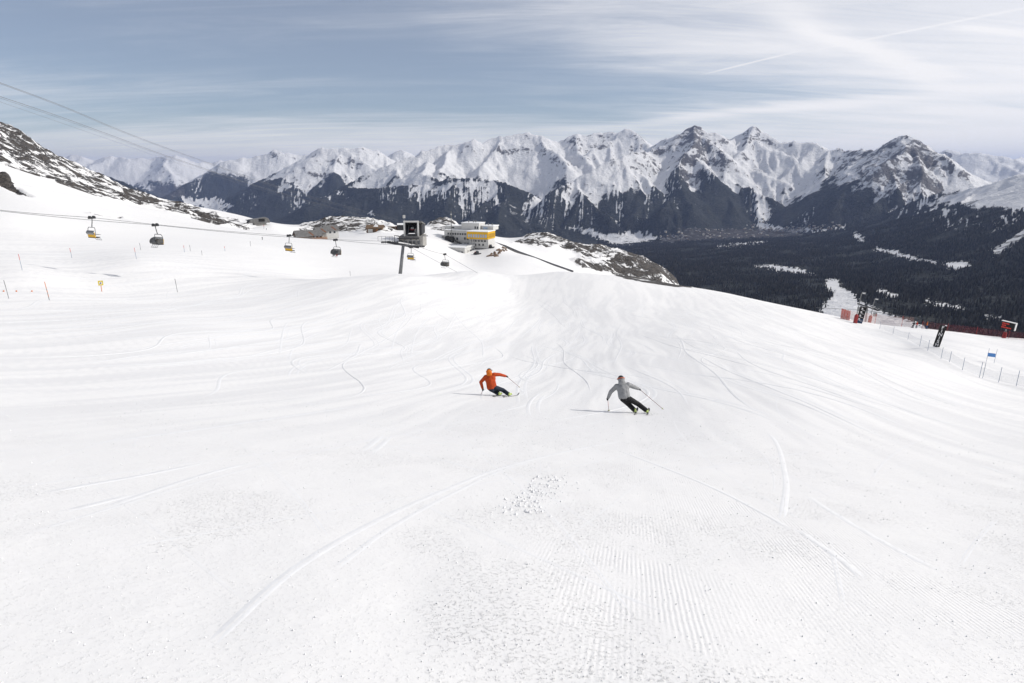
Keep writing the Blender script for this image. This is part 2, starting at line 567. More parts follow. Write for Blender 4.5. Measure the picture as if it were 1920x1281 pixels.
    NEAR.update(th=th, lr=np.log(r), Z=Z)
    return link('snow_slope', me, mat_snow(), kind='structure')


NEAR = {}
build_near()


def ground_v(X, Y):
    """height of the snow mesh itself"""
    X = np.asarray(X, float); Y = np.asarray(Y, float)
    th = np.arctan2(X, Y); lr = np.log(np.maximum(np.hypot(X, Y), 0.81))
    T, Lr, Z = NEAR['th'], NEAR['lr'], NEAR['Z']
    i = np.clip(np.searchsorted(T, th) - 1, 0, len(T) - 2)
    j = np.clip(np.searchsorted(Lr, lr) - 1, 0, len(Lr) - 2)
    f = (th - T[i]) / (T[i + 1] - T[i]); g = np.clip((lr - Lr[j]) / (Lr[j + 1] - Lr[j]), 0, 1)
    return (Z[j, i] * (1 - f) + Z[j, i + 1] * f) * (1 - g) + (Z[j + 1, i] * (1 - f) + Z[j + 1, i + 1] * f) * g


def ground(x, y):
    return float(ground_v(np.array([x]), np.array([y]))[0])


def hit(px, py, r0=2.0, r1=1400.0):
    """first point of the snow surface along the line of sight through a pixel"""
    th, t = polar(px, py)
    r = np.exp(np.linspace(math.log(r0), math.log(r1), 3000))
    h = ground_v(r * math.sin(th), r * math.cos(th)) / r - t
    k = int(np.argmax(h >= 0)) if (h >= 0).any() else int(np.argmax(h))
    rr = r[k]
    if k > 0 and h[k] >= 0:
        f = -h[k - 1] / (h[k] - h[k - 1] + 1e-12); rr = r[k - 1] + f * (r[k] - r[k - 1])
    x, y = rr * math.sin(th), rr * math.cos(th)
    return Vector((x, y, ground(x, y)))


def on_ground(x, y, dz=0.0):
    return Vector((x, y, ground(x, y) + dz))


def base_at(px, r, dz=0.0, py=450):
    """foot of a thing standing r metres away in the direction of a picture column"""
    th, _ = polar(px, py)
    return on_ground(r * math.sin(th), r * math.cos(th), dz)


# ------------------------------------------------------------------ valley and mountain range
def far_base_controls():
    P = []

    def c(px, py, r):
        th, t = polar(px, py); P.append((th, math.log(r), t))

    for px, py, r in ((1262, 522, 3600), (1262, 484, 4900), (1200, 452, 7200), (1050, 446, 7600), (900, 440, 7600), (700, 420, 9500),
                      (1300, 470, 5600), (1400, 462, 5700), (1500, 462, 5400), (1650, 444, 5500), (1740, 415, 5900), (1820, 400, 5600), (1920, 400, 4800),
                      (1920, 500, 3100), (1800, 500, 3400), (1650, 500, 3900), (1500, 505, 3900), (1400, 520, 3500), (1400, 570, 2600), (1540, 575, 2250), (1640, 590, 2050), (1720, 606, 1900),
                      (1800, 590, 2150), (1920, 610, 1950), (2080, 600, 1900), (2080, 470, 3100), (2080, 400, 4500),
                      (1450, 441, 7400), (1600, 425, 7500), (1700, 405, 7800), (1300, 440, 7700),
                      (400, 392, 16500), (380, 372, 20000), (330, 352, 26000), (440, 398, 15000), (550, 410, 12000),
                      (200, 345, 24000), (0, 360, 20000), (-200, 380, 16000), (0, 450, 6500), (300, 460, 6000), (600, 480, 5200), (900, 520, 4000), (-200, 450, 6500),
                      (1100, 600, 2500), (800, 640, 2300), (400, 680, 2000), (0, 700, 2000), (-200, 700, 2000),
                      (1250, 640, 2100), (1500, 700, 1500), (1750, 700, 1500), (2080, 700, 1500),
                      (900, 395, 13000), (1300, 395, 12000), (1700, 370, 12000), (2080, 350, 12000), (600, 370, 19000), (900, 360, 30000), (1500, 355, 30000), (2080, 345, 30000), (-200, 360, 30000)):
        c(px, py, r)
    return P


RIDGES = [
    # (px, py, km) along each crest; flank steepness; spur length in metres
    ([(100, 300, 25), (135, 291, 25), (150, 289, 25), (180, 298, 25), (205, 291, 24.5), (222, 293, 24.5), (240, 297, 24), (262, 294, 24), (285, 297, 24), (300, 293, 24), (318, 293, 23.5), (330, 290, 23.5), (345, 297, 23.5),
      (372, 304, 23.5), (398, 304, 24), (412, 298, 24), (425, 300, 24), (440, 306, 24)], 0.46, 2600),
    ([(100, 296, 11), (150, 312, 10.8), (200, 330, 10.6), (250, 350, 10.2), (300, 372, 10.0)], 0.42, 900),
    ([(290, 372, 17.5), (330, 362, 17.5), (370, 352, 17), (390, 330, 17), (405, 310, 17), (430, 300, 17), (455, 292, 17), (472, 294, 17), (490, 290, 17), (505, 287, 17), (519, 279, 17), (532, 289, 17), (545, 286, 17), (560, 290, 17), (590, 288, 17), (620, 284, 18)], 0.46, 2200),
    ([(430, 372, 13.2), (480, 352, 13.1), (520, 330, 13), (548, 312, 13), (570, 293, 13), (583, 284, 13), (596, 275, 13), (612, 278, 13), (630, 275, 13), (662, 276, 13), (682, 274, 13), (705, 281, 13), (722, 288, 13), (740, 300, 13)], 0.46, 2000),
    ([(700, 300, 14.5), (730, 285, 14.5), (745, 281, 14.5), (757, 281, 14.5), (768, 286, 14.5), (790, 300, 14.5)], 0.5, 1200),
    # long ridge over the valley
    ([(560, 392, 9.8), (600, 368, 10), (640, 346, 10.2), (672, 331, 10.3), (702, 319, 10.4), (738, 303, 10.5), (770, 290, 10.6), (790, 281, 10.6), (830, 272, 10.8), (858, 269, 10.8), (887, 261, 10.8), (905, 269, 10.8), (925, 259, 11), (944, 255, 11),
      (962, 251, 11), (985, 249, 11), (1000, 251, 11), (1015, 254, 11), (1030, 262, 11.1), (1046, 266, 11.2), (1057, 258, 11.3), (1068, 252, 11.3), (1082, 247, 11.3), (1100, 251, 11.3), (1115, 248, 11.3), (1131, 249, 11.3), (1143, 245, 11.3), (1155, 250, 11.2),
      (1163, 245, 11.2), (1172, 242, 11.2), (1183, 242, 11.2), (1196, 251, 11.1), (1212, 266, 11), (1224, 273, 10.9)], 0.5, 1900),
    ([(1224, 273, 10.6), (1250, 260, 10.3), (1268, 255, 10.2), (1278, 253, 10.1), (1286, 245, 10), (1294, 239, 10), (1304, 237, 10), (1316, 238, 10), (1324, 245, 10), (1340, 246, 10), (1352, 254, 10), (1368, 262, 10.1), (1380, 261, 10.3), (1394, 254, 10.3),
      (1404, 243, 10.4), (1414, 235, 10.4), (1425, 243, 10.4), (1438, 252, 10.3), (1455, 258, 10.2), (1472, 262, 10.1), (1490, 261, 10), (1506, 266, 10), (1519, 266, 9.9), (1535, 274, 9.8), (1552, 280, 9.8), (1570, 277, 9.7), (1585, 278, 9.6), (1602, 285, 9.4),
      (1620, 281, 9.2), (1642, 277, 9), (1655, 268, 8.9), (1672, 258, 8.8), (1688, 253, 8.7), (1702, 248, 8.7), (1714, 250, 8.6), (1728, 257, 8.6), (1742, 264, 8.5), (1756, 275, 8.4), (1772, 286, 8.3), (1800, 311, 8.1), (1838, 345, 7.9), (1870, 370, 7.8)], 0.52, 1800),
    # the pyramid in front
    ([(1240, 276, 10), (1215, 284, 9.4), (1190, 284, 9.0), (1163, 294, 8.7), (1130, 306, 8.5), (1095, 325, 8.3), (1060, 345, 8.1), (1030, 366, 7.9), (1015, 392, 7.8)], 0.55, 1100),
    ([(1163, 294, 8.7), (1185, 322, 8.4), (1205, 345, 8.2), (1225, 380, 7.9)], 0.55, 700),
    ([(1304, 237, 10), (1298, 268, 9.4), (1282, 290, 8.9), (1275, 320, 8.5), (1285, 350, 8.1), (1300, 395, 7.7)], 0.55, 900),
    ([(1414, 236, 10.4), (1392, 280, 9.6), (1365, 310, 9), (1362, 345, 8.5), (1380, 390, 8)], 0.52, 900),
    ([(1552, 280, 9.8), (1540, 310, 9.2), (1535, 338, 8.8), (1500, 368, 8.4), (1480, 400, 8)], 0.5, 900),
    ([(1702, 248, 8.7), (1690, 280, 8.2), (1655, 300, 8.0), (1620, 325, 7.9), (1600, 355, 7.7), (1580, 395, 7.5)], 0.55, 800),
    ([(1702, 248, 8.7), (1725, 300, 8.0), (1740, 340, 7.6), (1745, 380, 7.3)], 0.6, 600),
    # shoulder above the wood on the left of the gorge
    ([(800, 300, 10.2), (790, 325, 9.4), (825, 338, 8.9), (880, 331, 8.6), (930, 338, 8.5), (965, 346, 8.3), (990, 362, 8.2), (1003, 388, 8.0)], 0.42, 900),
    ([(640, 346, 10.2), (700, 352, 9.3), (760, 348, 9.0), (800, 345, 8.9)], 0.42, 900),
    # far right
    ([(1740, 292, 17), (1770, 283, 17), (1785, 285, 17), (1800, 288, 17), (1815, 286, 16), (1840, 284, 16), (1858, 288, 16), (1880, 292, 16), (1900, 296, 16), (1925, 296, 17), (2000, 300, 17), (2100, 300, 17)], 0.42, 2200),
    ([(1690, 392, 7.1), (1720, 378, 7.0), (1765, 366, 6.9), (1800, 356, 6.8), (1850, 343, 6.6), (1890, 334, 6.4), (1920, 327, 6.3), (2000, 310, 6.1), (2120, 290, 6)], 0.40, 900),
    ([(1760, 392, 5.9), (1810, 378, 5.8), (1860, 366, 5.6), (1920, 352, 5.4), (2000, 335, 5.2), (2120, 310, 5)], 0.36, 700),
]

TREELINE = np.array([(-400, 345), (120, 340), (300, 342), (400, 328), (468, 338), (503, 340), (541, 346), (590, 348), (644, 343), (684, 356), (725, 353), (752, 346), (806, 353), (860, 354), (926, 352), (953, 354), (966, 348), (993, 360),
                     (1014, 378), (1020, 396), (1027, 366), (1049, 360), (1086, 372), (1126, 360), (1152, 355), (1179, 352), (1218, 362), (1242, 336), (1253, 328), (1285, 328), (1325, 339), (1351, 341), (1386, 347), (1405, 362), (1420, 385),
                     (1428, 400), (1436, 385), (1452, 368), (1474, 369), (1527, 366), (1546, 338), (1574, 341), (1599, 353), (1661, 358), (1692, 368), (1767, 380), (1849, 386), (1920, 393), (2100, 400)], float)


def build_far():
    nt, nr = 1050, 640
    th = np.linspace(R(-48), R(48), nt)
    lr = np.linspace(math.log(1350), math.log(34000), nr)
    r = np.exp(lr)
    base = TPS(far_base_controls(), 1e-4)
    thc = np.linspace(th[0], th[-1], 150); lrc = np.linspace(lr[0], lr[-1], 110)
    T = base(*np.meshgrid(thc, lrc))
    T1 = np.stack([np.interp(th, thc, row) for row in T])
    k = np.clip(np.searchsorted(lrc, lr) - 1, 0, len(lrc) - 2)
    f = ((lr - lrc[k]) / (lrc[k + 1] - lrc[k]))[:, None]
    TH, RR = np.meshgrid(th, r)
    Zb = (T1[k] * (1 - f) + T1[k + 1] * f) * RR
    X = RR * np.sin(TH); Y = RR * np.cos(TH)
    Zb = Zb + (fbm(X / 420, Y / 420, 4, 77) - 0.5) * 46 * sstep(1800, 3500, RR)
    # domain warp
    wx = X + (fbm(X / 900, Y / 900, 3, 41) - 0.5) * 90 + (fbm(X / 260, Y / 260, 3, 43) - 0.5) * 60
    wy = Y + (fbm(X / 900, Y / 900, 3, 47) - 0.5) * 420 + (fbm(X / 260, Y / 260, 3, 49) - 0.5) * 130
    Z = np.full_like(X, -5000.0)
    rnd = random.Random(5)

    def seg(p, q, kk, reach, drop=0.9):
        tmin = math.atan2(p[0], p[1]); tmax = math.atan2(q[0], q[1])
        rp, rq = math.hypot(p[0], p[1]), math.hypot(q[0], q[1])
        rm = min(rp, rq)
        a = min(tmin, tmax) - (reach + 150) / rm; b = max(tmin, tmax) + (reach + 150) / rm
        i0, i1 = np.searchsorted(th, [a, b])
        j0, j1 = np.searchsorted(r, [min(rp, rq) - reach - 400, max(rp, rq) + reach + 400])
        if i0 >= i1 or j0 >= j1: return
        sx = wx[j0:j1, i0:i1]; sy = wy[j0:j1, i0:i1]
        dx, dy = q[0] - p[0], q[1] - p[1]
        L2 = dx * dx + dy * dy + 1e-6
        u = np.clip(((sx - p[0]) * dx + (sy - p[1]) * dy) / L2, 0, 1)
        d = np.hypot(sx - p[0] - u * dx, sy - p[1] - u * dy)
        z = p[2] + u * (q[2] - p[2]) - (kk * drop * d + kk * 0.30 * 400 * (1 - np.exp(-d / 400)))
        s = Z[j0:j1, i0:i1]
        np.maximum(s, z, out=s)

    for pts, kk, sl in RIDGES:
        V = [at(px, py, km * 1000) for px, py, km in pts]
        for p, q in zip(V[:-1], V[1:]): seg(p, q, kk, 3600, 1.18)
        # side spurs running down to the valley on both flanks
        L = 0; nxt = rnd.uniform(100, 300)
        for p, q in zip(V[:-1], V[1:]):
            d = math.hypot(q.x - p.x, q.y - p.y)
            while L + d > nxt:
                u = (nxt - L) / d
                s = p.lerp(q, u)
                nxt += rnd.uniform(480, 1000) * (1 if s.y < 14000 else 2)
                for side in ((-1, 1) if rnd.random() < 0.4 else (None,)):
                    view = math.atan2(-s.x, -s.y)
                    perp = math.atan2(q.y - p.y, q.x - p.x)
                    # direction towards the viewer, bent to be square to the crest
                    base_a = math.atan2(-s.y, -s.x)
                    n1 = perp + math.pi / 2; n2 = perp - math.pi / 2
                    best = min((n1, n2), key=lambda a_: abs(math.atan2(math.sin(a_ - base_a), math.cos(a_ - base_a))))
                    da = math.atan2(math.sin(best - base_a), math.cos(best - base_a))
                    a0 = base_a + 0.45 * da + rnd.uniform(-0.35, 0.35) + (side or 0) * 0.4
                    ln = sl * rnd.uniform(0.5, 1.15)
                    n = 6
                    cur = s.copy(); cur.z -= rnd.uniform(8, 30)
                    sk = kk * rnd.uniform(0.72, 0.95)
                    for i in range(n):
                        a0 += rnd.uniform(-0.22, 0.22)
                        st = ln / n
                        nz = cur.z - st * sk * (1.05 if i < 2 else 0.86) * rnd.uniform(0.75, 1.2)
                        nx_ = Vector((cur.x + math.cos(a0) * st, cur.y + math.sin(a0) * st, nz))
                        seg(cur, nx_, kk * 1.35, 900)
                        if i > 0:
                            for sg in (-1, 1):
                                if rnd.random() < 0.42:
                                    a1 = a0 + sg * rnd.uniform(0.6, 1.0)
                                    l1 = rnd.uniform(220, 480)
                                    e = Vector((cur.x + math.cos(a1) * l1, cur.y + math.sin(a1) * l1, cur.z - l1 * kk * 1.12))
                                    seg(cur, e, kk * 1.5, 380)
                        cur = nx_
            L += d
    alt = Z - Zb
    up = sstep(-100, 300, alt)
    rg = ridged(X / 520, Y / 520, 5, 61, 0.55)
    rg2 = ridged(X / 130, Y / 130, 4, 67, 0.55)
    rg3 = ridged(X / 55, Y / 55, 3, 69, 0.6)
    Z = Z + up * ((rg - 0.42) * 50 + (rg2 - 0.4) * 30 + (rg3 - 0.4) * 10)
    # smooth union with the valley
    h = np.clip(0.5 + 0.5 * (Z - Zb) / 90, 0, 1)
    Z = Zb * (1 - h) + Z * h + 90 * h * (1 - h)
    px, py = project(X, Y, Z)
    # ---- land cover
    tl = np.interp(px, TREELINE[:, 0], TREELINE[:, 1])
    q1 = fbm(X / 260, Y / 260, 3, 81)
    slant = np.log(RR) * 26 * np.sin(px / 210.0)
    ch1 = ridged(TH * 170 + q1 * 2.0 + slant, np.log(RR) * 4, 2, 83, 0.6)
    ch2 = ridged(TH * 420 + q1 * 3.0 + slant * 2, np.log(RR) * 7, 2, 84, 0.6)
    big = fbm(TH * 40, np.log(RR) * 8, 3, 86)
    wig = fbm(TH * 170, np.log(RR) * 60, 4, 85) - 0.5
    # woods climb the spurs, avalanches keep the gullies open
    def blur(A, n, ax):
        c = np.cumsum(np.pad(A, [(n + 1, n) if a == ax else (0, 0) for a in (0, 1)], mode='edge'), axis=ax)
        m = A.shape[ax]
        return (np.take(c, np.arange(2 * n + 1, 2 * n + 1 + m), ax) - np.take(c, np.arange(0, m), ax)) / (2 * n + 1)
    cx = Z - blur(blur(Z, 5, 0), 16, 1)
    depth = py - tl + wig * 16 - (big - 0.5) * 22 + np.clip(cx, -45, 45) * 0.55 * (1 - sstep(12500, 15500, RR))
    forest = sstep(-14, 20, depth)
    cut = (0.75 * np.clip(ch1 - 0.45, 0, 1) + 0.45 * np.clip(ch2 - 0.40, 0, 1)) * sstep(0.36, 0.60, big) * 3.2
    forest = forest - np.clip(cut, 0, 0.8) * (1 - sstep(10, 95, depth))
    lower = sstep(60, 105, py - tl)
    forest = np.maximum(forest, lower * 0.95)
    # slope
    gy, gx = np.gradient(Z, axis=0), np.gradient(Z, axis=1)
    dr = np.gradient(r)[:, None]; dt = RR * (th[1] - th[0])
    slope = np.hypot(gy / dr, gx / dt)
    rock = sstep(0.50, 1.10, slope) * 0.46 + 0.10 * (fbm(X / 1500, Y / 1500, 3, 91) - 0.4)
    for bx, by, rad, w in ((1305, 244, 24, .35), (1275, 262, 26, .28), (1330, 262, 30, .2), (1415, 244, 16, .38), (1395, 258, 14, .25), (1700, 268, 40, .30), (1690, 310, 50, .24), (1745, 300, 40, .22), (1640, 300, 30, .18), (1090, 262, 32, .26), (1180, 262, 26, .18), (1140, 258, 16, .15), (1000, 258, 26, .16),
                           (520, 284, 12, .3), (560, 330, 26, .24), (596, 300, 22, .16), (1490, 270, 26, .16), (1575, 280, 24, .22), (1290, 300, 40, .22), (1345, 300, 30, .1), (1590, 330, 46, .2), (1700, 350, 60, .24), (640, 330, 30, .12)):
        rock += w * np.exp(-((px - bx) ** 2 + ((py - by) * 1.3) ** 2) / (2 * rad * rad)) * (RR > 5500)
    # smooth snow basins
    for bx, by, rx, ry, w in ((870, 315, 110, 20, .35), (950, 330, 60, 18, .3), (1120, 330, 50, 24, .28), (1480, 320, 60, 26, .3), (1500, 300, 50, 14, .2), (1840, 305, 70, 16, .25), (1100, 285, 60, 8, .2), (760, 300, 60, 18, .2), (1880, 360, 60, 12, .2)):
        rock -= w * np.exp(-(((px - bx) / rx) ** 2 + ((py - by) / ry) ** 2))
    rock = np.clip(rock, 0, 0.62)
    brown = np.zeros_like(X)
    j = (fbm(TH * 300, np.log(RR) * 260, 4, 95) - 0.5)
    jx = px + j * 26; jy = py + (fbm(TH * 300 + 40, np.log(RR) * 260, 4, 96) - 0.5) * 12
    # meadows, clearings, roads and pistes without trees
    far = RR > 1700
    for poly, w in (([(1065, 425), (1100, 428), (1130, 437), (1180, 435), (1240, 438), (1235, 447), (1190, 458), (1150, 460), (1100, 440)], 0.31),
                    ([(1425, 385), (1430, 400), (1428, 414), (1440, 422), (1475, 427), (1470, 432), (1430, 430), (1420, 410), (1417, 390)], 0.0),
                    ([(1340, 461), (1385, 456), (1440, 452), (1440, 456), (1380, 462), (1340, 465)], 0.0),
                    ([(1475, 430), (1560, 428), (1585, 421), (1590, 426), (1540, 434), (1480, 436)], 0.1),
                    ([(1410, 498), (1450, 498), (1500, 504), (1520, 512), (1535, 518), (1500, 513), (1450, 506)], 0.0),
                    ([(1548, 523), (1572, 524), (1578, 540), (1600, 548), (1605, 560), (1640, 580), (1720, 606), (1760, 630), (1560, 630), (1538, 580), (1552, 563), (1565, 553), (1548, 540)], 0.0),
                    ([(1598, 434), (1612, 440), (1622, 452), (1618, 456), (1606, 448)], 0.0),
                    ([(1635, 463), (1670, 469), (1710, 480), (1760, 493), (1755, 497), (1700, 486), (1640, 468)], 0.05),
                    ([(1765, 495), (1810, 490), (1820, 499), (1790, 507)], 0.0),
                    ([(1642, 542), (1660, 544), (1685, 553), (1680, 562), (1650, 552)], 0.2),
                    ([(1732, 561), (1750, 566), (1808, 576), (1805, 582), (1760, 576), (1735, 568)], 0.15),
                    ([(1840, 590), (1885, 592), (1880, 602), (1845, 598)], 0.4),
                    ([(1855, 470), (1920, 430), (1960, 420), (1960, 436), (1920, 446), (1870, 480)], 0.4),
                    ([(1790, 380), (1850, 372), (1960, 352), (1960, 385), (1880, 388), (1820, 392)], 0.40),
                    ([(340, 372), (420, 372), (412, 380), (440, 386), (415, 395), (440, 405), (380, 408), (350, 398), (380, 388), (345, 382)], 0.0),
                    ([(525, 348), (545, 346), (545, 351), (528, 352)], 0.0), ([(630, 359), (640, 359), (640, 364), (632, 364)], 0.0),
                    ([(690, 398), (702, 396), (700, 403), (690, 404)], 0.0),
                    ([(255, 345), (285, 345), (300, 356), (280, 358)], 0.1)):
        q = far & inpoly(jx, jy, poly)
        forest[q] = np.minimum(forest[q], w)
        rock[q] = 0
    for poly, w in (([(1235, 442), (1330, 430), (1520, 426), (1500, 444), (1330, 450), (1240, 456)], 0.70),
                    ([(270, 345), (340, 345), (360, 372), (300, 372)], 0.75),
                    ([(1270, 425), (1360, 432), (1480, 428), (1450, 446), (1280, 450)], 0.80)):
        q = far & inpoly(jx, jy, poly)
        brown[q] = w
        forest[q] = np.minimum(forest[q], 0.56)
    me = grid_mesh('mountain_terrain', X, Y, Z)
    set_cover(me, forest, rock, brown)
    o = link('mountain_terrain', me, mat_mountain(), kind='structure')
    return o, dict(th=th, r=r, X=X, Y=Y, Z=Z, px=px, py=py, forest=forest, brown=brown, slope=slope)


far_obj, FAR = build_far()


# ------------------------------------------------------------------ haze
def build_haze():
    lo = float(min(FAR['Z'].min(), NEAR['Z'].min())); hi = float(max(FAR['Z'].max(), NEAR['Z'].max()))
    print('haze from', lo, 'to', hi)
    bm = bmesh.new()
    bmesh.ops.create_cube(bm, size=1.0)
    for v in bm.verts:
        v.co.x *= 62000; v.co.y = -2500 if v.co.y < 0 else 35000
        v.co.z = lo - 1.0 if v.co.z < 0 else hi + 25.0
    me = bpy.data.meshes.new('haze'); bm.to_mesh(me); bm.free()
    m = bpy.data.materials.new('valley_haze'); m.use_nodes = True
    N, L = m.node_tree.nodes, m.node_tree.links
    N.clear()
    out = N.new('ShaderNodeOutputMaterial')
    v = N.new('ShaderNodeVolumePrincipled')
    v.inputs['Color'].default_value = (0.42, 0.55, 0.92, 1)
    v.inputs['Density'].default_value = 2.7e-5
    v.inputs['Anisotropy'].default_value = 0.2
    L.new(v.outputs[0], out.inputs['Volume'])
    link('haze', me, m, kind='stuff')


build_haze()

# ================================================================== objects
def simple(name, colr, rough=0.6, metal=0.0, var=0.12, scale=3.0, bump=0.0, spec=0.4):
    M = Mat(name)
    n = M.noise(M.coord('Object'), scale, 3, 0.6)
    lo = tuple(c * (1 - var) for c in colr); hi = tuple(min(c * (1 + var), 1) for c in colr)
    c = M.mix(M.rng(n, 0.3, 0.7), lo, hi)
    nb = M.bump(n, 1.0, bump) if bump else None
    return M.done(c, rough, nb, metal, spec)


MT = {}


def mt(key, *a, **k):
    if key not in MT: MT[key] = simple(key, *a, **k)
    return MT[key]


WHITE_WALL = mt('white_render', (0.60, 0.595, 0.575), 0.8, var=0.07, scale=0.6)
ROOF_SNOW = mt('roof_snow', (0.86, 0.87, 0.88), 0.7, var=0.03, scale=0.5)
CONCRETE = mt('concrete', (0.33, 0.32, 0.30), 0.85, var=0.18, scale=0.7)
DARK_METAL = mt('dark_metal', (0.035, 0.036, 0.04), 0.5, 0.3)
GALV = mt('galvanised_steel', (0.22, 0.225, 0.23), 0.45, 0.6, var=0.2)
GREY_METAL = mt('grey_metal_roof', (0.17, 0.168, 0.165), 0.55, 0.2, var=0.2, scale=0.8)
YELLOW = mt('yellow_paint', (0.70, 0.40, 0.012), 0.5, var=0.06)
YELLOW_D = mt('louvre_yellow', (0.36, 0.20, 0.015), 0.6)
GLASS = mt('window_glass', (0.030, 0.036, 0.045), 0.12, var=0.2, scale=0.3, spec=0.6)
BLUE_GLASS = mt('painted_reflection_glass', (0.36, 0.46, 0.60), 0.15, var=0.1, scale=0.3, spec=0.6)  # window reflection painted in as a pale blue base colour
WOOD = mt('weathered_wood', (0.16, 0.105, 0.065), 0.8, var=0.3, scale=1.5)
WOOD_O = mt('orange_wood', (0.36, 0.16, 0.06), 0.75, var=0.25, scale=1.5)
RUST = mt('rusty_roof', (0.17, 0.08, 0.045), 0.8, var=0.35, scale=0.8)
BLACK = mt('black_cloth', (0.012, 0.012, 0.013), 0.7, var=0.2)
RED_PAD = mt('red_padding', (0.30, 0.035, 0.035), 0.7, var=0.2)
NAVY = mt('navy_print', (0.03, 0.06, 0.13), 0.7)
PRINT_W = mt('white_print', (0.75, 0.75, 0.75), 0.7, var=0.03)
BLUE_F = mt('blue_flag', (0.10, 0.27, 0.62), 0.7)
ORANGE_P = mt('orange_plastic', (0.62, 0.16, 0.02), 0.5)
BLUE_P = mt('blue_plastic', (0.17, 0.23, 0.33), 0.5)
RED_P = mt('red_plastic', (0.55, 0.05, 0.03), 0.5)
SIGN_Y = mt('sign_yellow', (0.62, 0.48, 0.04), 0.6)
ROCK = mt('brown_rock', (0.17, 0.115, 0.08), 0.9, var=0.45, scale=0.8, bump=0.1)


def mat_net(name, c, alpha):
    M = Mat(name)
    w = M.noise(M.coord('Object'), 6.0, 2)
    M.done(c, 0.8)
    t = M.new('ShaderNodeBsdfTransparent')
    mx = M.new('ShaderNodeMixShader')
    M.L.new(M.rng(w, 0.3, 0.7, alpha * 0.75, alpha * 1.25), mx.inputs[0])
    M.L.new(t.outputs[0], mx.inputs[1]); M.L.new(M.b.outputs[0], mx.inputs[2])
    M.L.new(mx.outputs[0], M.N['Material Output'].inputs['Surface'])
    return M.m


NET_BLUE = mat_net('pale_net', (0.42, 0.47, 0.55), 0.075)
NET_RED = mat_net('red_net', (0.28, 0.05, 0.05), 0.11)
NET_PINK = mat_net('faded_net', (0.55, 0.36, 0.32), 0.16)
NET_SOLID = mat_net('bright_red_net', (0.60, 0.09, 0.045), 0.55)
SMOKED = mat_net('smoked_bubble', (0.10, 0.105, 0.11), 0.62)


class MB:
    """collects faces for one mesh object"""

    def __init__(self): self.v = []; self.f = []

    def add(self, vs, fs):
        n = len(self.v)
        self.v += [tuple(v) for v in vs]; self.f += [tuple(i + n for i in f) for f in fs]
        return self

    def box(self, c, s, rot=None):
        x, y, z = s[0] / 2, s[1] / 2, s[2] / 2
        P = [Vector(p) for p in ((-x, -y, -z), (x, -y, -z), (x, y, -z), (-x, y, -z), (-x, -y, z), (x, -y, z), (x, y, z), (-x, y, z))]
        if rot is not None: P = [rot @ p for p in P]
        c = Vector(c)
        return self.add([p + c for p in P], [(0, 3, 2, 1), (4, 5, 6, 7), (0, 1, 5, 4), (1, 2, 6, 5), (2, 3, 7, 6), (3, 0, 4, 7)])

    def span(self, x0, x1, y0, y1, z0, z1):
        return self.box(((x0 + x1) / 2, (y0 + y1) / 2, (z0 + z1) / 2), (x1 - x0, y1 - y0, z1 - z0))

    def cyl(self, p, q, r0, r1=None, n=8):
        r1 = r0 if r1 is None else r1
        p, q = Vector(p), Vector(q)
        d = (q - p).normalized()
        a = d.orthogonal().normalized(); b = d.cross(a)
        V = []
        for c, r in ((p, r0), (q, r1)):
            for i in range(n):
                t = 2 * math.pi * i / n
                V.append(c + a * (math.cos(t) * r) + b * (math.sin(t) * r))
        F = [(i, (i + 1) % n, n + (i + 1) % n, n + i) for i in range(n)] + [tuple(range(n))[::-1], tuple(range(n, 2 * n))]
        return self.add(V, F)

    def tube(self, pts, r, n=6):
        for p, q in zip(pts[:-1], pts[1:]): self.cyl(p, q, r, r, n)
        return self

    def prism(self, prof, x0, x1):
        """profile in (y, z) extruded along x"""
        n = len(prof)
        V = [(x0, y, z) for y, z in prof] + [(x1, y, z) for y, z in prof]
        F = [(i, (i + 1) % n, n + (i + 1) % n, n + i) for i in range(n)] + [tuple(range(n))[::-1], tuple(range(n, 2 * n))]
        return self.add(V, F)

    def ball(self, c, r, n=8, m=6, sq=(1, 1, 1)):
        c = Vector(c); V = [c + Vector((0, 0, -r * sq[2]))]
        for j in range(1, m):
            t = -math.pi / 2 + math.pi * j / m
            for i in range(n):
                a = 2 * math.pi * i / n
                V.append(c + Vector((math.cos(a) * math.cos(t) * r * sq[0], math.sin(a) * math.cos(t) * r * sq[1], math.sin(t) * r * sq[2])))
        V.append(c + Vector((0, 0, r * sq[2])))
        F = [(0, 1 + (i + 1) % n, 1 + i) for i in range(n)]
        for j in range(m - 2):
            for i in range(n):
                a = 1 + j * n + i; b = 1 + j * n + (i + 1) % n
                F.append((a, b, b + n, a + n))
        k = 1 + (m - 2) * n
        F += [(k + i, k + (i + 1) % n, len(V) - 1) for i in range(n)]
        return self.add(V, F)

    def mesh(self, name, smooth=False):
        me = bpy.data.meshes.new(name)
        me.from_pydata(self.v, [], self.f)
        bm = bmesh.new(); bm.from_mesh(me)
        bmesh.ops.recalc_face_normals(bm, faces=bm.faces)
        bm.to_mesh(me); bm.free()
        if smooth: me.polygons.foreach_set('use_smooth', [True] * len(me.polygons))
        me.update()
        return me

    def build(self, name, mat, parent=None, smooth=False, label=None):
        o = link(name, self.mesh(name, smooth), mat, parent)
        if label: o['label'] = label
        return o


def tag(o, label, cat, group=None):
    o['label'] = label; o['category'] = cat
    if group: o['group'] = group
    return o


def thing(name, label, cat, loc, rz=0.0, group=None):
    o = bpy.data.objects.new(name, None)
    o.empty_display_size = 0.3
    col.objects.link(o)
    o.location = loc; o.rotation_euler = (0, 0, rz)
    return tag(o, label, cat, group)


def copy_tree(o, parent=None):
    c = o.copy(); col.objects.link(c)
    if parent is not None: c.parent = parent
    for ch in o.children: copy_tree(ch, c)
    return c


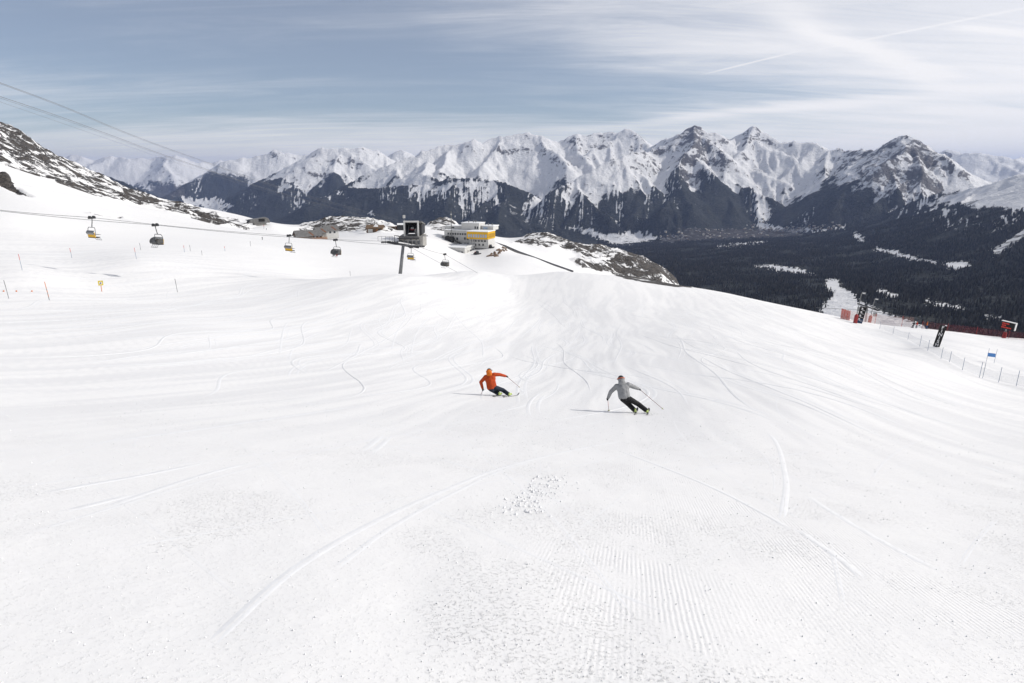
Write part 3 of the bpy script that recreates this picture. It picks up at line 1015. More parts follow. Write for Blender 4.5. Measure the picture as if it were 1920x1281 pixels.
def facing(p, yaw=0.0):
    """rotation that turns local -Y towards the photographer, plus a yaw"""
    return -math.atan2(p.x, p.y) + yaw


# ------------------------------------------------------------------ restaurant on the brow
def restaurant():
    p = base_at(873, 545, -1.0)
    t = thing('mountain_restaurant', 'white terraced restaurant with boxy yellow upper wing and flat snowy roofs', 'building', p, facing(p, R(-24)))
    z0 = at(873, 479, 545).z - p.z        # foot of the front wing, local
    # coordinates: x along the front, y into the hill, z up
    b = z0
    # lower front wing: long garage wall seen on the right
    w = MB().span(-15, 0, -2, 34, b - 3, b + 6.0).build('front_wing', WHITE_WALL, t)
    MB().span(-15.4, 0.4, -2.4, 34.4, b + 6.0, b + 6.5).build('terrace_slab', ROOF_SNOW, w)
    MB().span(0.35, 0.5, 0, 34, b + 6.5, b + 7.4).build('parapet', WHITE_WALL, w)
    for i in range(6):
        MB().span(-0.1, 0.12, 3 + i * 5, 6.2 + i * 5, b - 0.5, b + 3.6).build('garage_door', CONCRETE if i < 1 else GLASS, w)
    for x in (-7, -3.2):
        MB().span(x, x + 1.7, -2.14, -1.9, b + 1.0, b + 3.2).build('window', GLASS, w)
    # main white block and its storeys
    m = MB().span(-31, 3, 26, 44, b, b + 17).build('main_block', WHITE_WALL, t)
    MB().span(-31.3, 3.3, 25.7, 44.3, b + 17, b + 17.5).build('snow_layer', ROOF_SNOW, m)
    for i in range(9):
        MB().span(-28 + i * 2.2, -26.6 + i * 2.2, 25.85, 26.1, b + 13.4, b + 15.0).build('window', GLASS, m)
    for x, z in ((-26, 9), (-23, 9), (-20, 9.2), (-13, 9.6), (-10.6, 9.6), (-13, 5.0), (-10.6, 5.0)):
        MB().span(x, x + 1.6, 25.85, 26.1, b + z, b + z + 2.0).build('window', GLASS, m)
    u = MB().span(-17, -1, 30, 43, b + 17.5, b + 23).build('upper_block', WHITE_WALL, t)
    MB().span(-17.3, -0.7, 29.7, 43.3, b + 23, b + 23.4).build('snow_layer', ROOF_SNOW, u)
    for x in (-5, -3):
        MB().span(x, x + 1.2, 29.85, 30.1, b + 18.5, b + 20.5).build('window', GLASS, u)
    e = MB().span(-33, -17, 33, 44, b + 17.5, b + 20).build('roof_house', WHITE_WALL, t)
    MB().span(-33.3, -17, 32.7, 44.3, b + 20, b + 20.4).build('snow_layer', ROOF_SNOW, e)
    MB().span(-28, -25, 32.85, 33.1, b + 18.2, b + 19.4).build('window', GLASS, e)
    g = MB().span(-0.6, 10, 34, 46, b + 17.5, b + 20.5).build('roof_annex', WHITE_WALL, t)
    MB().span(1.0, 5.0, 33.85, 34.1, b + 18.2, b + 19.9).build('window', BLUE_GLASS, g)
    MB().span(-0.6, 10.5, 33.5, 46.5, b + 20.5, b + 21.1).build('snow_layer', ROOF_SNOW, g)
    # yellow wing on its white base
    yb = MB().span(-4.5, 12, 18, 32, b + 4, b + 11.5).build('wing_base', WHITE_WALL, t)
    for i in range(5):
        MB().span(-2.6 + i * 2.7, -0.8 + i * 2.7, 17.85, 18.1, b + 9.2, b + 10.6).build('window', GLASS, yb)
    for i in range(3):
        MB().span(0 + i * 3.4, 1.4 + i * 3.4, 17.85, 18.1, b + 6.0, b + 7.6).build('window', GLASS, yb)
    y = MB().span(-6, 12.4, 16, 32.4, b + 11.5, b + 17.4).build('yellow_wing', YELLOW, t)
    for i in range(8):
        MB().span(-4.9 + i * 2.14, -3.5 + i * 2.14, 15.86, 16.1, b + 12.8, b + 15.3).build('window', BLUE_GLASS, y)
    for i in range(7):
        MB().span(12.3, 12.52, 17, 31.5, b + 12.5 + i * 0.5, b + 12.8 + i * 0.5).build('louvre', YELLOW_D, y)
    MB().span(-6.3, 12.7, 15.7, 32.7, b + 17.4, b + 17.85).build('snow_layer', ROOF_SNOW, y)
    for x in (-3.5, -1.2):
        MB().cyl((x, 16.6, b - 0.5), (x, 16.6, b + 11.5), 0.35).build('column', WHITE_WALL, t)
    for x, yy, z in ((-12, 34, 23.4), (-8, 35, 23.4), (-6.4, 36, 23.4), (4, 38, 21.1), (8, 37, 21.1)):
        MB().cyl((x, yy, b + z), (x, yy, b + z + 1.8), 0.45).build('roof_vent', GALV, t)
    # outside staircase and dark equipment on the left
    st = MB()
    for i in range(9): st.span(-27 + i * 1.6, -25.3 + i * 1.6, 20 + i * 0.2, 23 + i * 0.2, b + 12.2 - i * 0.8, b + 12.8 - i * 0.8)
    st.span(-29, -22, 22.5, 25.6, b + 4, b + 12)
    st.build('outside_stairs', DARK_METAL, t)
    MB().span(-34, -24, 27, 40, b + 9, b + 12).build('low_annex', CONCRETE, t)
    # mast
    pm = base_at(847, 575)
    a = thing('antenna_mast', 'thin lattice antenna mast rising behind the white restaurant roof', 'mast', pm)
    h = at(847, 396, 575).z - pm.z
    for sx, sy in ((-.4, -.4), (.4, -.4), (.4, .4), (-.4, .4)):
        MB().cyl((sx, sy, -1), (sx * .4, sy * .4, h), 0.17, 0.12, 5).build('leg', GALV, a)
    br = MB()
    for i in range(12):
        z = h * i / 12; k = 1 - 0.6 * i / 12; z2 = h * (i + 1) / 12
        br.cyl((-.4 * k, -.4 * k, z), (.4 * k, -.4 * k, z2), 0.05, n=4); br.cyl((.4 * k, .4 * k, z), (-.4 * k, .4 * k, z2), 0.05, n=4)
        br.cyl((.4 * k, -.4 * k, z), (.4 * k, .4 * k, z2), 0.05, n=4)
    br.build('bracing', GALV, a)
    for z in (h * .75, h * .9): MB().cyl((0, -.5, z), (0, -.8, z), 0.6, 0.6, 10).build('dish', WHITE_WALL, a)


restaurant()


def chair_station():
    p = base_at(772, 500, -0.5)
    t = thing('lift_station', 'open fronted chairlift station with white portal frame beside the tower', 'building', p, facing(p, R(-8)))
    k = 500 / 1262.0
    zb = at(772, 455, 500).z - p.z; zm = at(772, 441, 500).z - p.z; zt = at(772, 417, 500).z - p.z
    W = 4.9
    for s in (-1, 1): MB().span(s * W - .55, s * W + .55, -1, 0.2, zm - 1, zt).build('portal_post', WHITE_WALL, t)
    MB().span(-W - .55, W + .55, -1, 0.2, zt + .01, zt + 1.1).build('portal_lintel', WHITE_WALL, t)
    hall = MB()
    hall.span(-W + .56, -W + .9, 0.3, 17, zm, zt - .3).span(W - .9, W - .56, 0.3, 17, zm, zt - .3).span(-W + .92, W - .92, 16.5, 17, zm, zt - .4)
    hall = hall.build('hall', DARK_METAL, t)
    rf = MB().prism([(0.25, zt - .25), (0.25, zt + .9), (22, zt - 2.6), (22, zt - 3.4)], -W + .3, W + 2.6).build('roof', GREY_METAL, t)
    MB().prism([(2, zt - 1.2), (22, zt - 3.5), (22, zm), (2, zm)], W + .8, W + 2.2).build('side_wall', DARK_METAL, t)
    MB().span(-W - 4, W + 3.4, -3, 20, zb - 4, zm - .8).build('platform', CONCRETE, t)
    dk = MB().span(-W - 4.4, W + 1, -6.4, -3.1, zm - 2.2, zm - 1.6)
    for i in range(12): dk.cyl((-W - 4.2 + i * 1.25, -6.2, zm - 1.6), (-W - 4.2 + i * 1.25, -6.2, zm - .4), 0.07, n=5)
    dk.cyl((-W - 4.2, -6.2, zm - .4), (W + .6, -6.2, zm - .4), 0.08, n=5)
    for x in (-8, -4, 0, 4): dk.cyl((x, -5.6, zb - 5), (x, -5.6, zm - 2.1), 0.22, n=6)
    dk.build('loading_deck', DARK_METAL, t)
    for i in range(5): MB().span(-8.4 + i * 3.2, -6.4 + i * 3.2, -3.25, -2.95, zb - 1.0, zb + 1.8).build('window', GLASS, t)
    # machinery in the hall
    MB().cyl((0, 8, zm + 3.2), (0, 8, zm + 3.7), 2.6, 2.6, 20).build('bull_wheel', RED_PAD, t)
    MB().span(-1.0, 1.0, 5, 11, zm + 3.9, zm + 5.2).build('drive_unit', GALV, t)
    MB().span(1.6, 3.8, 6, 12, zm, zm + 4.0).build('control_cabin', WHITE_WALL, t)
    for x in (-3, 2.6): MB().cyl((x, 2, zm + .2), (x + .5, 6, zt - 2.4), 0.25).build('brace', GALV, t)
    for s in (-1, 1): MB().span(W + 2.5 if s > 0 else -W - 6, W + 7.0 if s > 0 else -W - 4.2, -2.8, -1.4, zm - .6, zm - .1).build('ramp', GALV, t)
    pm = base_at(759, 505)
    a = thing('light_mast', 'slim mast with boxy pale floodlight left of the station portal', 'mast', pm)
    h = at(759, 405, 505).z - pm.z
    MB().cyl((0, 0, -1), (0, 0, h - 1.5), 0.24, 0.16).build('pole', GALV, a)
    MB().span(-.8, .8, -.8, .8, h - 1.6, h + .5).build('lamp_head', WHITE_WALL, a)


chair_station()


def gable(mb, x0, x1, y0, y1, z0, h, over=0.6, th=0.3):
    """roof slab pair with the ridge along x"""
    ym = (y0 + y1) / 2; s = h / (ym - y0)
    zo = z0 - over * s
    return mb.prism([(y0 - over, zo), (ym, z0 + h), (y1 + over, zo), (y1 + over, zo + th), (ym, z0 + h + th), (y0 - over, zo + th)], x0 - over, x1 + over)


def walls_gable(mb, x0, x1, y0, y1, zb, z0, h):
    ym = (y0 + y1) / 2
    return mb.prism([(y0, zb), (y1, zb), (y1, z0), (ym, z0 + h - .02), (y0, z0)], x0, x1)


def lodge():
    p = base_at(588, 525, -0.4)
    t = thing('lodge', 'long lodge of three stepped grey roofs with rusty strips and orange terrace', 'building', p, facing(p, R(14)))
    zg = at(600, 446, 522).z - p.z
    specs = [(-13, 5, -5, 6, 1.9, 3.4), (3.2, 10, 1, 12, 3.4, 3.2), (10.4, 20, 4, 15, 4.4, 3.2)]
    for i, (x0, x1, y0, y1, zw, h) in enumerate(specs):
        walls_gable(MB(), x0, x1, y0, y1, -3, zg + zw, h).build('wall', (WOOD, CONCRETE, WHITE_WALL)[i], t)
        r = gable(MB(), x0, x1, y0, y1, zg + zw, h, 0.8).build('roof', GREY_METAL, t)
        sl = h / ((y1 - y0) / 2)
        for rx in ((x0 + x1) / 2 + 2,):
            q = MB()
            q.add([(rx, y0 - .5, zg + zw + .36 - .5 * sl), (rx + 1.5, y0 - .5, zg + zw + .36 - .5 * sl), (rx - .6, y0 + 3.6, zg + zw + .36 + 3.6 * sl), (rx - 2.1, y0 + 3.6, zg + zw + .36 + 3.6 * sl),
                   (rx, y0 - .5, zg + zw + .31 - .5 * sl), (rx + 1.5, y0 - .5, zg + zw + .31 - .5 * sl), (rx - .6, y0 + 3.6, zg + zw + .31 + 3.6 * sl), (rx - 2.1, y0 + 3.6, zg + zw + .31 + 3.6 * sl)],
                  [(0, 1, 2, 3), (7, 6, 5, 4), (0, 4, 5, 1), (1, 5, 6, 2), (2, 6, 7, 3), (3, 7, 4, 0)])
            q.build('rust_strip', RUST, r)
    for i in range(5): MB().span(-1.6 + i * 1.3, -.7 + i * 1.3, -5.15, -4.9, zg + .35, zg + 1.7).build('window', BLUE_GLASS if i % 2 else GLASS, t)
    for i in range(2): MB().span(13 + i * 3.2, 14.4 + i * 3.2, 3.85, 4.1, zg + 2.2, zg + 3.6).build('window', GLASS, t)
    tr = MB().span(-4, 8, -8.5, -5.2, -2, zg + .05)
    for i in range(11): tr.box((-3.8 + i * 1.15, -8.4, zg + .45), (.16, .16, .9))
    tr.span(-4, 8, -8.5, -8.3, zg + .8, zg + .95)
    tr.build('terrace', WOOD_O, t)
    MB().cyl((-6, 0, zg + 4.4), (-6, 0, zg + 6.3), 0.4).build('chimney', CONCRETE, t)


lodge()


def hut():
    p = base_at(705, 575, -0.3)
    t = thing('wooden_hut', 'brown wooden hut with low gable roof and pale garage door', 'hut', p, facing(p, R(-12)))
    zg = at(705, 435, 572).z - p.z
    walls_gable(MB(), -6.2, 6.2, -4.5, 4.5, -2, zg + 3.3, 1.9).build('wall', WOOD, t)
    r = gable(MB(), -6.2, 6.2, -4.5, 4.5, zg + 3.3, 1.9, 1.0).build('roof', WOOD, t)
    MB().add([(-1, -3.2, zg + 4.32), (3, -3.2, zg + 4.32), (2.4, -1.0, zg + 5.24), (-.4, -1.0, zg + 5.24), (-1, -3.2, zg + 4.0), (3, -3.2, zg + 4.0), (2.4, -1, zg + 4.9), (-.4, -1, zg + 4.9)],
             [(0, 1, 2, 3), (7, 6, 5, 4), (0, 4, 5, 1), (1, 5, 6, 2), (2, 6, 7, 3), (3, 7, 4, 0)]).build('snow_patch', ROOF_SNOW, r)
    MB().span(-5.2, -1.4, -4.65, -4.4, zg - .5, zg + 2.4).build('garage_door', WHITE_WALL, t)
    MB().span(1.2, 3.0, -4.65, -4.4, zg - .3, zg + 2.3).build('door', WOOD_O, t)
    MB().span(3.6, 5.2, -4.65, -4.4, zg + .9, zg + 2.2).build('window', GLASS, t)
    p = base_at(753, 610, -0.2)
    t = thing('service_shed', 'low black fronted shed with snow heaped on its roof behind the station', 'shed', p, facing(p))
    zg = at(753, 429, 608).z - p.z
    MB().span(-3.6, 3.4, -3, 3, -1, zg + 3.3).build('wall', DARK_METAL, t)
    MB().prism([(-3.2, zg + 3.3), (3.2, zg + 3.3), (2.2, zg + 4.5), (-2.4, zg + 4.3)], -3.4, 2.0).build('snow_cap', ROOF_SNOW, t)
    MB().span(3.42, 9, -2.4, 3, -1, zg + 3.5).build('pale_bay', BLUE_GLASS, t)
    p = base_at(737, 615, -0.2)
    t = thing('timber_store', 'long low brown timber store left of the black shed', 'shed', p, facing(p))
    zg = at(737, 429, 612).z - p.z
    MB().span(-4.5, 2.2, -2, 2, -1, zg + 1.3).build('wall', WOOD, t)
    MB().span(-4.9, 2.4, -2.4, 2.4, zg + 1.3, zg + 1.6).build('roof', WOOD, t)
    MB().span(2.3, 4.4, -2, 2, -1, zg + 1.8).build('red_bay', RUST, t)


hut()


def valley_station():
    p = base_at(491, 655, -0.6)
    t = thing('upper_lift_station', 'grey round roofed lift station on the snowy rise near the left ridge', 'building', p, facing(p, R(10)))
    zg = at(491, 427, 650).z - p.z
    MB().span(-5.6, 4.4, -4, 6, -2, zg + 4.0).build('base', CONCRETE, t)
    prof = []
    n = 10
    sh = MB()
    A = [(math.cos(math.pi * i / n), math.sin(math.pi * i / n)) for i in range(n + 1)]
    # shell: wide box with a rounded nose
    pr = [(-11, zg + 4.0), (-9, zg + 6.9)] + [(4.5 + 3.0 * math.sin(R(a)), zg + 4.1 + 4.6 * math.cos(R(a))) for a in range(0, 91, 15)] + [(7.4, zg + 4.05)]
    V = [(x, -5, z) for x, z in pr] + [(x, 6, z) for x, z in pr]
    m = len(pr)
    sh.add(V, [(i, (i + 1) % m, m + (i + 1) % m, m + i) for i in range(m)] + [tuple(range(m))[::-1], tuple(range(m, 2 * m))])
    s = sh.build('shell', GREY_METAL, t)
    MB().span(-2.2, 3.0, -5.2, -4.9, zg + 5.2, zg + 7.8).build('opening_shade_panel', BLACK, s)  # solid black panel painted in for the shade inside the opening
    MB().span(-11.5, -8, -4.5, 5.5, zg + 6.2, zg + 6.7).build('cross_arm', DARK_METAL, t)
    MB().cyl((-10.6, 0, -4), (-10.6, 0, zg + 6.3), 0.5).build('support_post', DARK_METAL, t)
    MB().span(-5, -3.5, -4.15, -3.9, zg + .2, zg + 2.0).build('door', GLASS, t)


valley_station()


def gallery():
    """covered funicular track running down the bank"""
    pts = [(926, 456, 600), (945, 462, 585), (970, 473, 568), (1000, 484, 545), (1035, 497, 528), (1072, 510, 505)]
    P = [at(a, b, r) for a, b, r in pts]
    t = thing('funicular_gallery', 'narrow dark concrete gallery running down the bank below the restaurant', 'gallery', P[0])
    w, tp = MB(), MB()
    for p, q in zip(P[:-1], P[1:]):
        d = (q - p); L = d.length
        rot = d.to_track_quat('X', 'Z').to_matrix()
        c = (p + q) / 2 - P[0]
        w.box(c - Vector((0, 0, 0.6)), (L + .05, 3.0, 3.0), rot)
        tp.box(c + Vector((0, 0, 0.62)), (L + .05, 3.4, 0.4), rot)
    w.build('wall', DARK_METAL, t); tp.build('cover_slab', CONCRETE, t)
    for i in range(7):
        p = P[3].lerp(P[5], i / 6) - P[0]
        MB().cyl(p - Vector((0, 1, 8)), p - Vector((0, 1, .6)), 0.25).build('footing', CONCRETE, t)


gallery()


def boulders():
    rnd = random.Random(3)
    proto = None
    for i in range(26):
        v = rnd.random(); u = rnd.uniform(-1, 1)
        px = 918 + v * 30 + u * 4; py = 484 - v * 18 + u * 3
        h = hit(px, py, 300)
        if proto is None:
            m = MB().ball((0, 0, 0.25), 1.0, 7, 5)
            m.v = [tuple(Vector(q) * rnd.uniform(0.75, 1.2)) for q in m.v]
            o = m.build('boulder', ROCK); proto = o
        else:
            o = proto.copy(); col.objects.link(o)
        o.location = h
        o.scale = (rnd.uniform(.6, 2.2), rnd.uniform(.6, 1.5), rnd.uniform(.5, 1.1))
        o.rotation_euler = (rnd.uniform(-.3, .3), rnd.uniform(-.3, .3), rnd.uniform(0, 6))
        tag(o, 'brown boulder poking out of the snow bank below the restaurant yard', 'boulder', 'boulders on the bank below the restaurant')


boulders()


def groomer(px, py, label, yaw):
    p = hit(px, py, 300)
    t = thing('snow_groomer', label, 'vehicle', p, facing(p, yaw))
    MB().prism([(-1.6, .9), (1.9, .9), (1.9, 1.5), (-1.6, 1.5)], -1.0, 1.0).build('chassis', DARK_METAL, t)
    MB().prism([(-1.5, 1.5), (.2, 1.5), (.1, 2.8), (-1.0, 2.8)], -.95, .95).build('cab', GLASS, t)
    MB().prism([(.25, 1.5), (1.8, 1.5), (1.7, 2.0), (.25, 2.1)], -.95, .95).build('engine_cover', RED_PAD, t)
    for s in (-1, 1):
        MB().prism([(-1.9, .3), (-1.5, 0), (1.7, 0), (2.1, .35), (1.8, .9), (-1.6, .9)], s * 1.5 - .45, s * 1.5 + .45).build('track', BLACK, t)
    MB().prism([(-3.2, .05), (-2.9, .05), (-2.7, .6), (-2.9, 1.2), (-3.1, 1.2), (-2.95, .6)], -2.1, 2.1).build('blade', DARK_METAL, t)
    for s in (-.6, .6): MB().cyl((s, -3.0, .5), (s, -1.4, 1.0), 0.09).build('blade_arm', DARK_METAL, t)


groomer(894, 477, 'dark snow groomer parked before the garage doors of the low wing', R(40))
groomer(919, 465, 'dark snow groomer parked right of the yellow wing', R(70))


# ------------------------------------------------------------------ chairlift
LD = Vector((0.5, 0.866)).normalized()
LA = Vector((-30.0, 169.0)); LB = LA + 6.4 * Vector((0.866, -0.5))


def on_line(px, py, L0):
    """point of a rope strand seen at a pixel: the strand runs straight on the map"""
    th, t = polar(px, py)
    k = math.tan(th)
    s = (k * L0.y - L0.x) / (LD.x - k * LD.y)
    x, y = L0.x + LD.x * s, L0.y + LD.y * s
    return Vector((x, y, t * math.hypot(x, y)))


def chairlift():
    A = {q: on_line(*q, LA) for q in ((-140, 377), (172, 408), (542, 442), (731, 452.5), (771, 464))}
    B = {q: on_line(*q, LB) for q in ((-140, 379), (291, 422), (629, 450), (781, 460.5), (834, 477))}
    for D, lab in ((A, 'thin grey haul rope carrying the yellow backed chairs'), (B, 'thin grey haul rope carrying the chairs that face the camera')):
        K = list(D.values())
        e = K[-1] + Vector((LD.x * 40, LD.y * 40, -17)); e2 = e + Vector((LD.x * 60, LD.y * 60, -34))
        pts = []
        K = K + [e, e2]
        for p, q in zip(K[:-1], K[1:]):
            for i in range(8):
                f = i / 8
                w = p.lerp(q, f); w.z -= 0.25 * math.sin(math.pi * f)
                pts.append(w)
        pts.append(K[-1])
        tag(MB().tube(pts, 0.042, 5).build('haul_rope', GALV), lab, 'cable')
    # tower
    a, b = list(A.values())[3], list(B.values())[3]
    top = (a + b) / 2
    base = Vector((top.x - 1.1, top.y - .2, 0)); base.z = ground(base.x, base.y) - 0.5
    t = thing('lift_tower', 'grey tubular chairlift tower with wide crossarm on the brow', 'lift tower', base)
    tp = top - base
    MB().cyl((0, 0, 0), tp - Vector((0, 0, .5)), 0.47, 0.36, 14).build('pole', GALV, t, True)
    ar = (b - a).normalized(); q = ar.to_track_quat('X', 'Z').to_matrix()
    arm = MB().box(tp - Vector((0, 0, .35)), ((b - a).length + 1.2, .5, .5), q).build('crossarm', DARK_METAL, t)
    d3 = Vector((LD.x, LD.y, -0.08)).normalized()
    for s in (a, b):
        c = s - base
        MB().box(c - Vector((0, 0, .22)), (6.4, .28, .22), d3.to_track_quat('X', 'Z').to_matrix()).build('sheave_beam', DARK_METAL, t)
        for i in range(10):
            w = c + d3 * (-2.9 + i * .645) - Vector((0, 0, .26))
            MB().cyl(w - ar * .09, w + ar * .09, 0.25, 0.25, 10).build('sheave', DARK_METAL, t)
        cw = MB().box(c - ar * .8 + Vector((0, 0, -.05)), (6.0, .7, .08), d3.to_track_quat('X', 'Z').to_matrix())
        for i in range(5): cw.cyl(c - ar * 1.1 + d3 * (-2.8 + i * 1.4), c - ar * 1.1 + d3 * (-2.8 + i * 1.4) + Vector((0, 0, 1.0)), 0.05, n=5)
        cw.cyl(c - ar * 1.1 - d3 * 2.8 + Vector((0, 0, 1)), c - ar * 1.1 + d3 * 2.8 + Vector((0, 0, 1)), 0.05, n=5)
        cw.build('catwalk', GALV, t)
    for s in (-1, 1):
        MB().cyl(tp + ar * s * 2.2, tp + ar * s * 2.2 + Vector((0, 0, 1.6)), 0.07).build('lifting_post', DARK_METAL, t)
    MB().cyl(tp + ar * -2.2 + Vector((0, 0, 1.6)), tp + ar * 2.2 + Vector((0, 0, 1.6)), 0.07).build('lifting_beam', DARK_METAL, t)

    # one chair: x = across, +y = direction of travel, hangs below the rope
    def chair(loc, rz, label, bubble_open):
        t = thing('chairlift_chair', label, 'chairlift chair', loc, rz, 'chairs on the chairlift')
        g = MB().box((0, 0, -.05), (.34, 1.05, .30)).cyl((-.22, -.3, .1), (.22, -.3, .1), .16).cyl((-.22, .3, .1), (.22, .3, .1), .16)
        g.build('grip', DARK_METAL, t)
        MB().tube([(0, 0, -.1), (.0, 0, -.45), (.05, -.12, -.9), (.05, -.22, -1.45)], 0.075, 7).build('hanger_arm', GALV, t, True)
        W = .98
        bail = MB().tube([(-W, -.35, -2.75), (-W, -.3, -1.75), (-W + .18, -.27, -1.5), (W - .18, -.27, -1.5), (W, -.3, -1.75), (W, -.35, -2.75)], .05, 6)
        bail.build('bail_frame', GALV, t)
        MB().prism([(-.42, -3.02), (-.52, -2.25), (-.44, -2.25), (-.32, -2.98)], -W, W).build('backrest', YELLOW if not bubble_open or True else BLACK, t)
        MB().prism([(-.45, -3.12), (.32, -3.08), (.34, -2.98), (-.40, -3.0)], -W, W).build('seat', BLACK, t)
        fr = MB()
        for x in (-.7, -.23, .23, .7): fr.tube([(x, .3, -3.05), (x, .55, -3.35), (x, .62, -3.5)], .03, 5)
        fr.cyl((-.8, .62, -3.5), (.8, .62, -3.5), .03)
        fr.tube([(-.9, -.3, -2.6), (-.9, .5, -2.62), (.9, .5, -2.62), (.9, -.3, -2.6)], .03, 5)
        fr.build('safety_bar', GALV, t)
        # bubble: closed over the seats, or tipped back
        bb = MB()
        n = 8
        if bubble_open:
            pr = [(-.46 - .22 * math.sin(math.pi * i / n), -2.62 + .62 * i / n) for i in range(n + 1)]
        else:
            pr = [(-.40 + 1.05 * math.sin(R(112) * i / n), -1.95 - 1.0 * (1 - math.cos(R(112) * i / n)) * .72) for i in range(n + 1)]
        pr2 = [(y + .03, z + .03) for y, z in pr]
        bb.prism(pr + pr2[::-1], -W - .04, W + .04)
        o = bb.build('bubble', mt('bubble_grey', (0.20, 0.205, 0.21), 0.25, var=0.1) if bubble_open else SMOKED, t)
        if not bubble_open:
            for s in (-1, 1):
                V = [(s * (W + .03), y, z) for y, z in pr] + [(s * (W + .03), -.40, -2.9)]
                V2 = [(s * (W + .06), y, z) for y, z in pr] + [(s * (W + .06), -.40, -2.9)]
                m = len(V)
                MB().add(V + V2, [tuple(range(m)), tuple(range(m, 2 * m))[::-1]] + [(i, (i + 1) % m, m + (i + 1) % m, m + i) for i in range(m)]).build('bubble_side', SMOKED, t)
        return t

    yaw = -math.atan2(LD.x, LD.y)
    away = [(172, 408), (542, 442), (771, 464)]
    lab = ['yellow backed chair nearest the left edge, hanging from the rope', 'yellow backed empty chair left of the chair with passengers', 'yellow backed chair just right of the tower pole']
    for q, l in zip(away, lab): chair(A[q], yaw, l, True)
    toward = [(291, 422), (629, 450), (834, 477)]
    lab = ['chair with closed smoked bubble, second from the left edge', 'chair carrying passengers, one in red trousers', 'rightmost small chair with closed bubble before the restaurant']
    R_ = []
    for q, l in zip(toward, lab): R_.append(chair(B[q], yaw + math.pi, l, False))
    return B[(629, 450)], yaw + math.pi


CH4, CH4_RZ = chairlift()


# ------------------------------------------------------------------ aerial cables of the cable car
def cables():
    m = simple('cable_steel', (0.16, 0.165, 0.17), 0.5, 0.2)
    specs = [([(-40, 139, 330), (0, 155, 345), (120, 200, 400), (250, 254, 480), (385, 303, 590), (560, 362, 780), (745, 412, 1000)], 0.09, 'uppermost aerial cable sweeping down from the left edge'),
             ([(-40, 141.5, 332), (0, 157, 347), (120, 202, 402), (250, 256, 482), (385, 305, 592), (560, 364.5, 782), (745, 415, 1002)], 0.07, 'aerial cable running close beneath the uppermost one'),
             ([(-40, 166, 340), (0, 181, 355), (110, 218, 405), (220, 258, 465), (330, 298, 550), (520, 360, 760), (735, 420, 1000)], 0.10, 'thick aerial cable of the lower bundle'),
             ([(-40, 169, 342), (0, 184, 357), (110, 221, 407), (220, 260.5, 467), (330, 300, 552), (520, 362, 762), (735, 422, 1002)], 0.07, 'aerial cable just under the thick lower one'),
             ([(-40, 177, 344), (0, 191, 359), (110, 229, 409), (220, 267, 469), (330, 305, 554), (520, 366, 764), (735, 425, 1004)], 0.045, 'thinnest and lowest of the aerial cables')]
    for pts, r, lab in specs:
        K = [at(*p) for p in pts]
        P = []
        for i in range(len(K) - 1):
            p0 = K[max(i - 1, 0)]; p1 = K[i]; p2 = K[i + 1]; p3 = K[min(i + 2, len(K) - 1)]
            for j in range(8):
                t = j / 8
                P.append(0.5 * ((2 * p1) + (p2 - p0) * t + (2 * p0 - 5 * p1 + 4 * p2 - p3) * t * t + (3 * p1 - p0 - 3 * p2 + p3) * t ** 3))
        P.append(K[-1])
        tag(MB().tube(P, r, 5).build('aerial_cable', m), lab, 'cable')


cables()


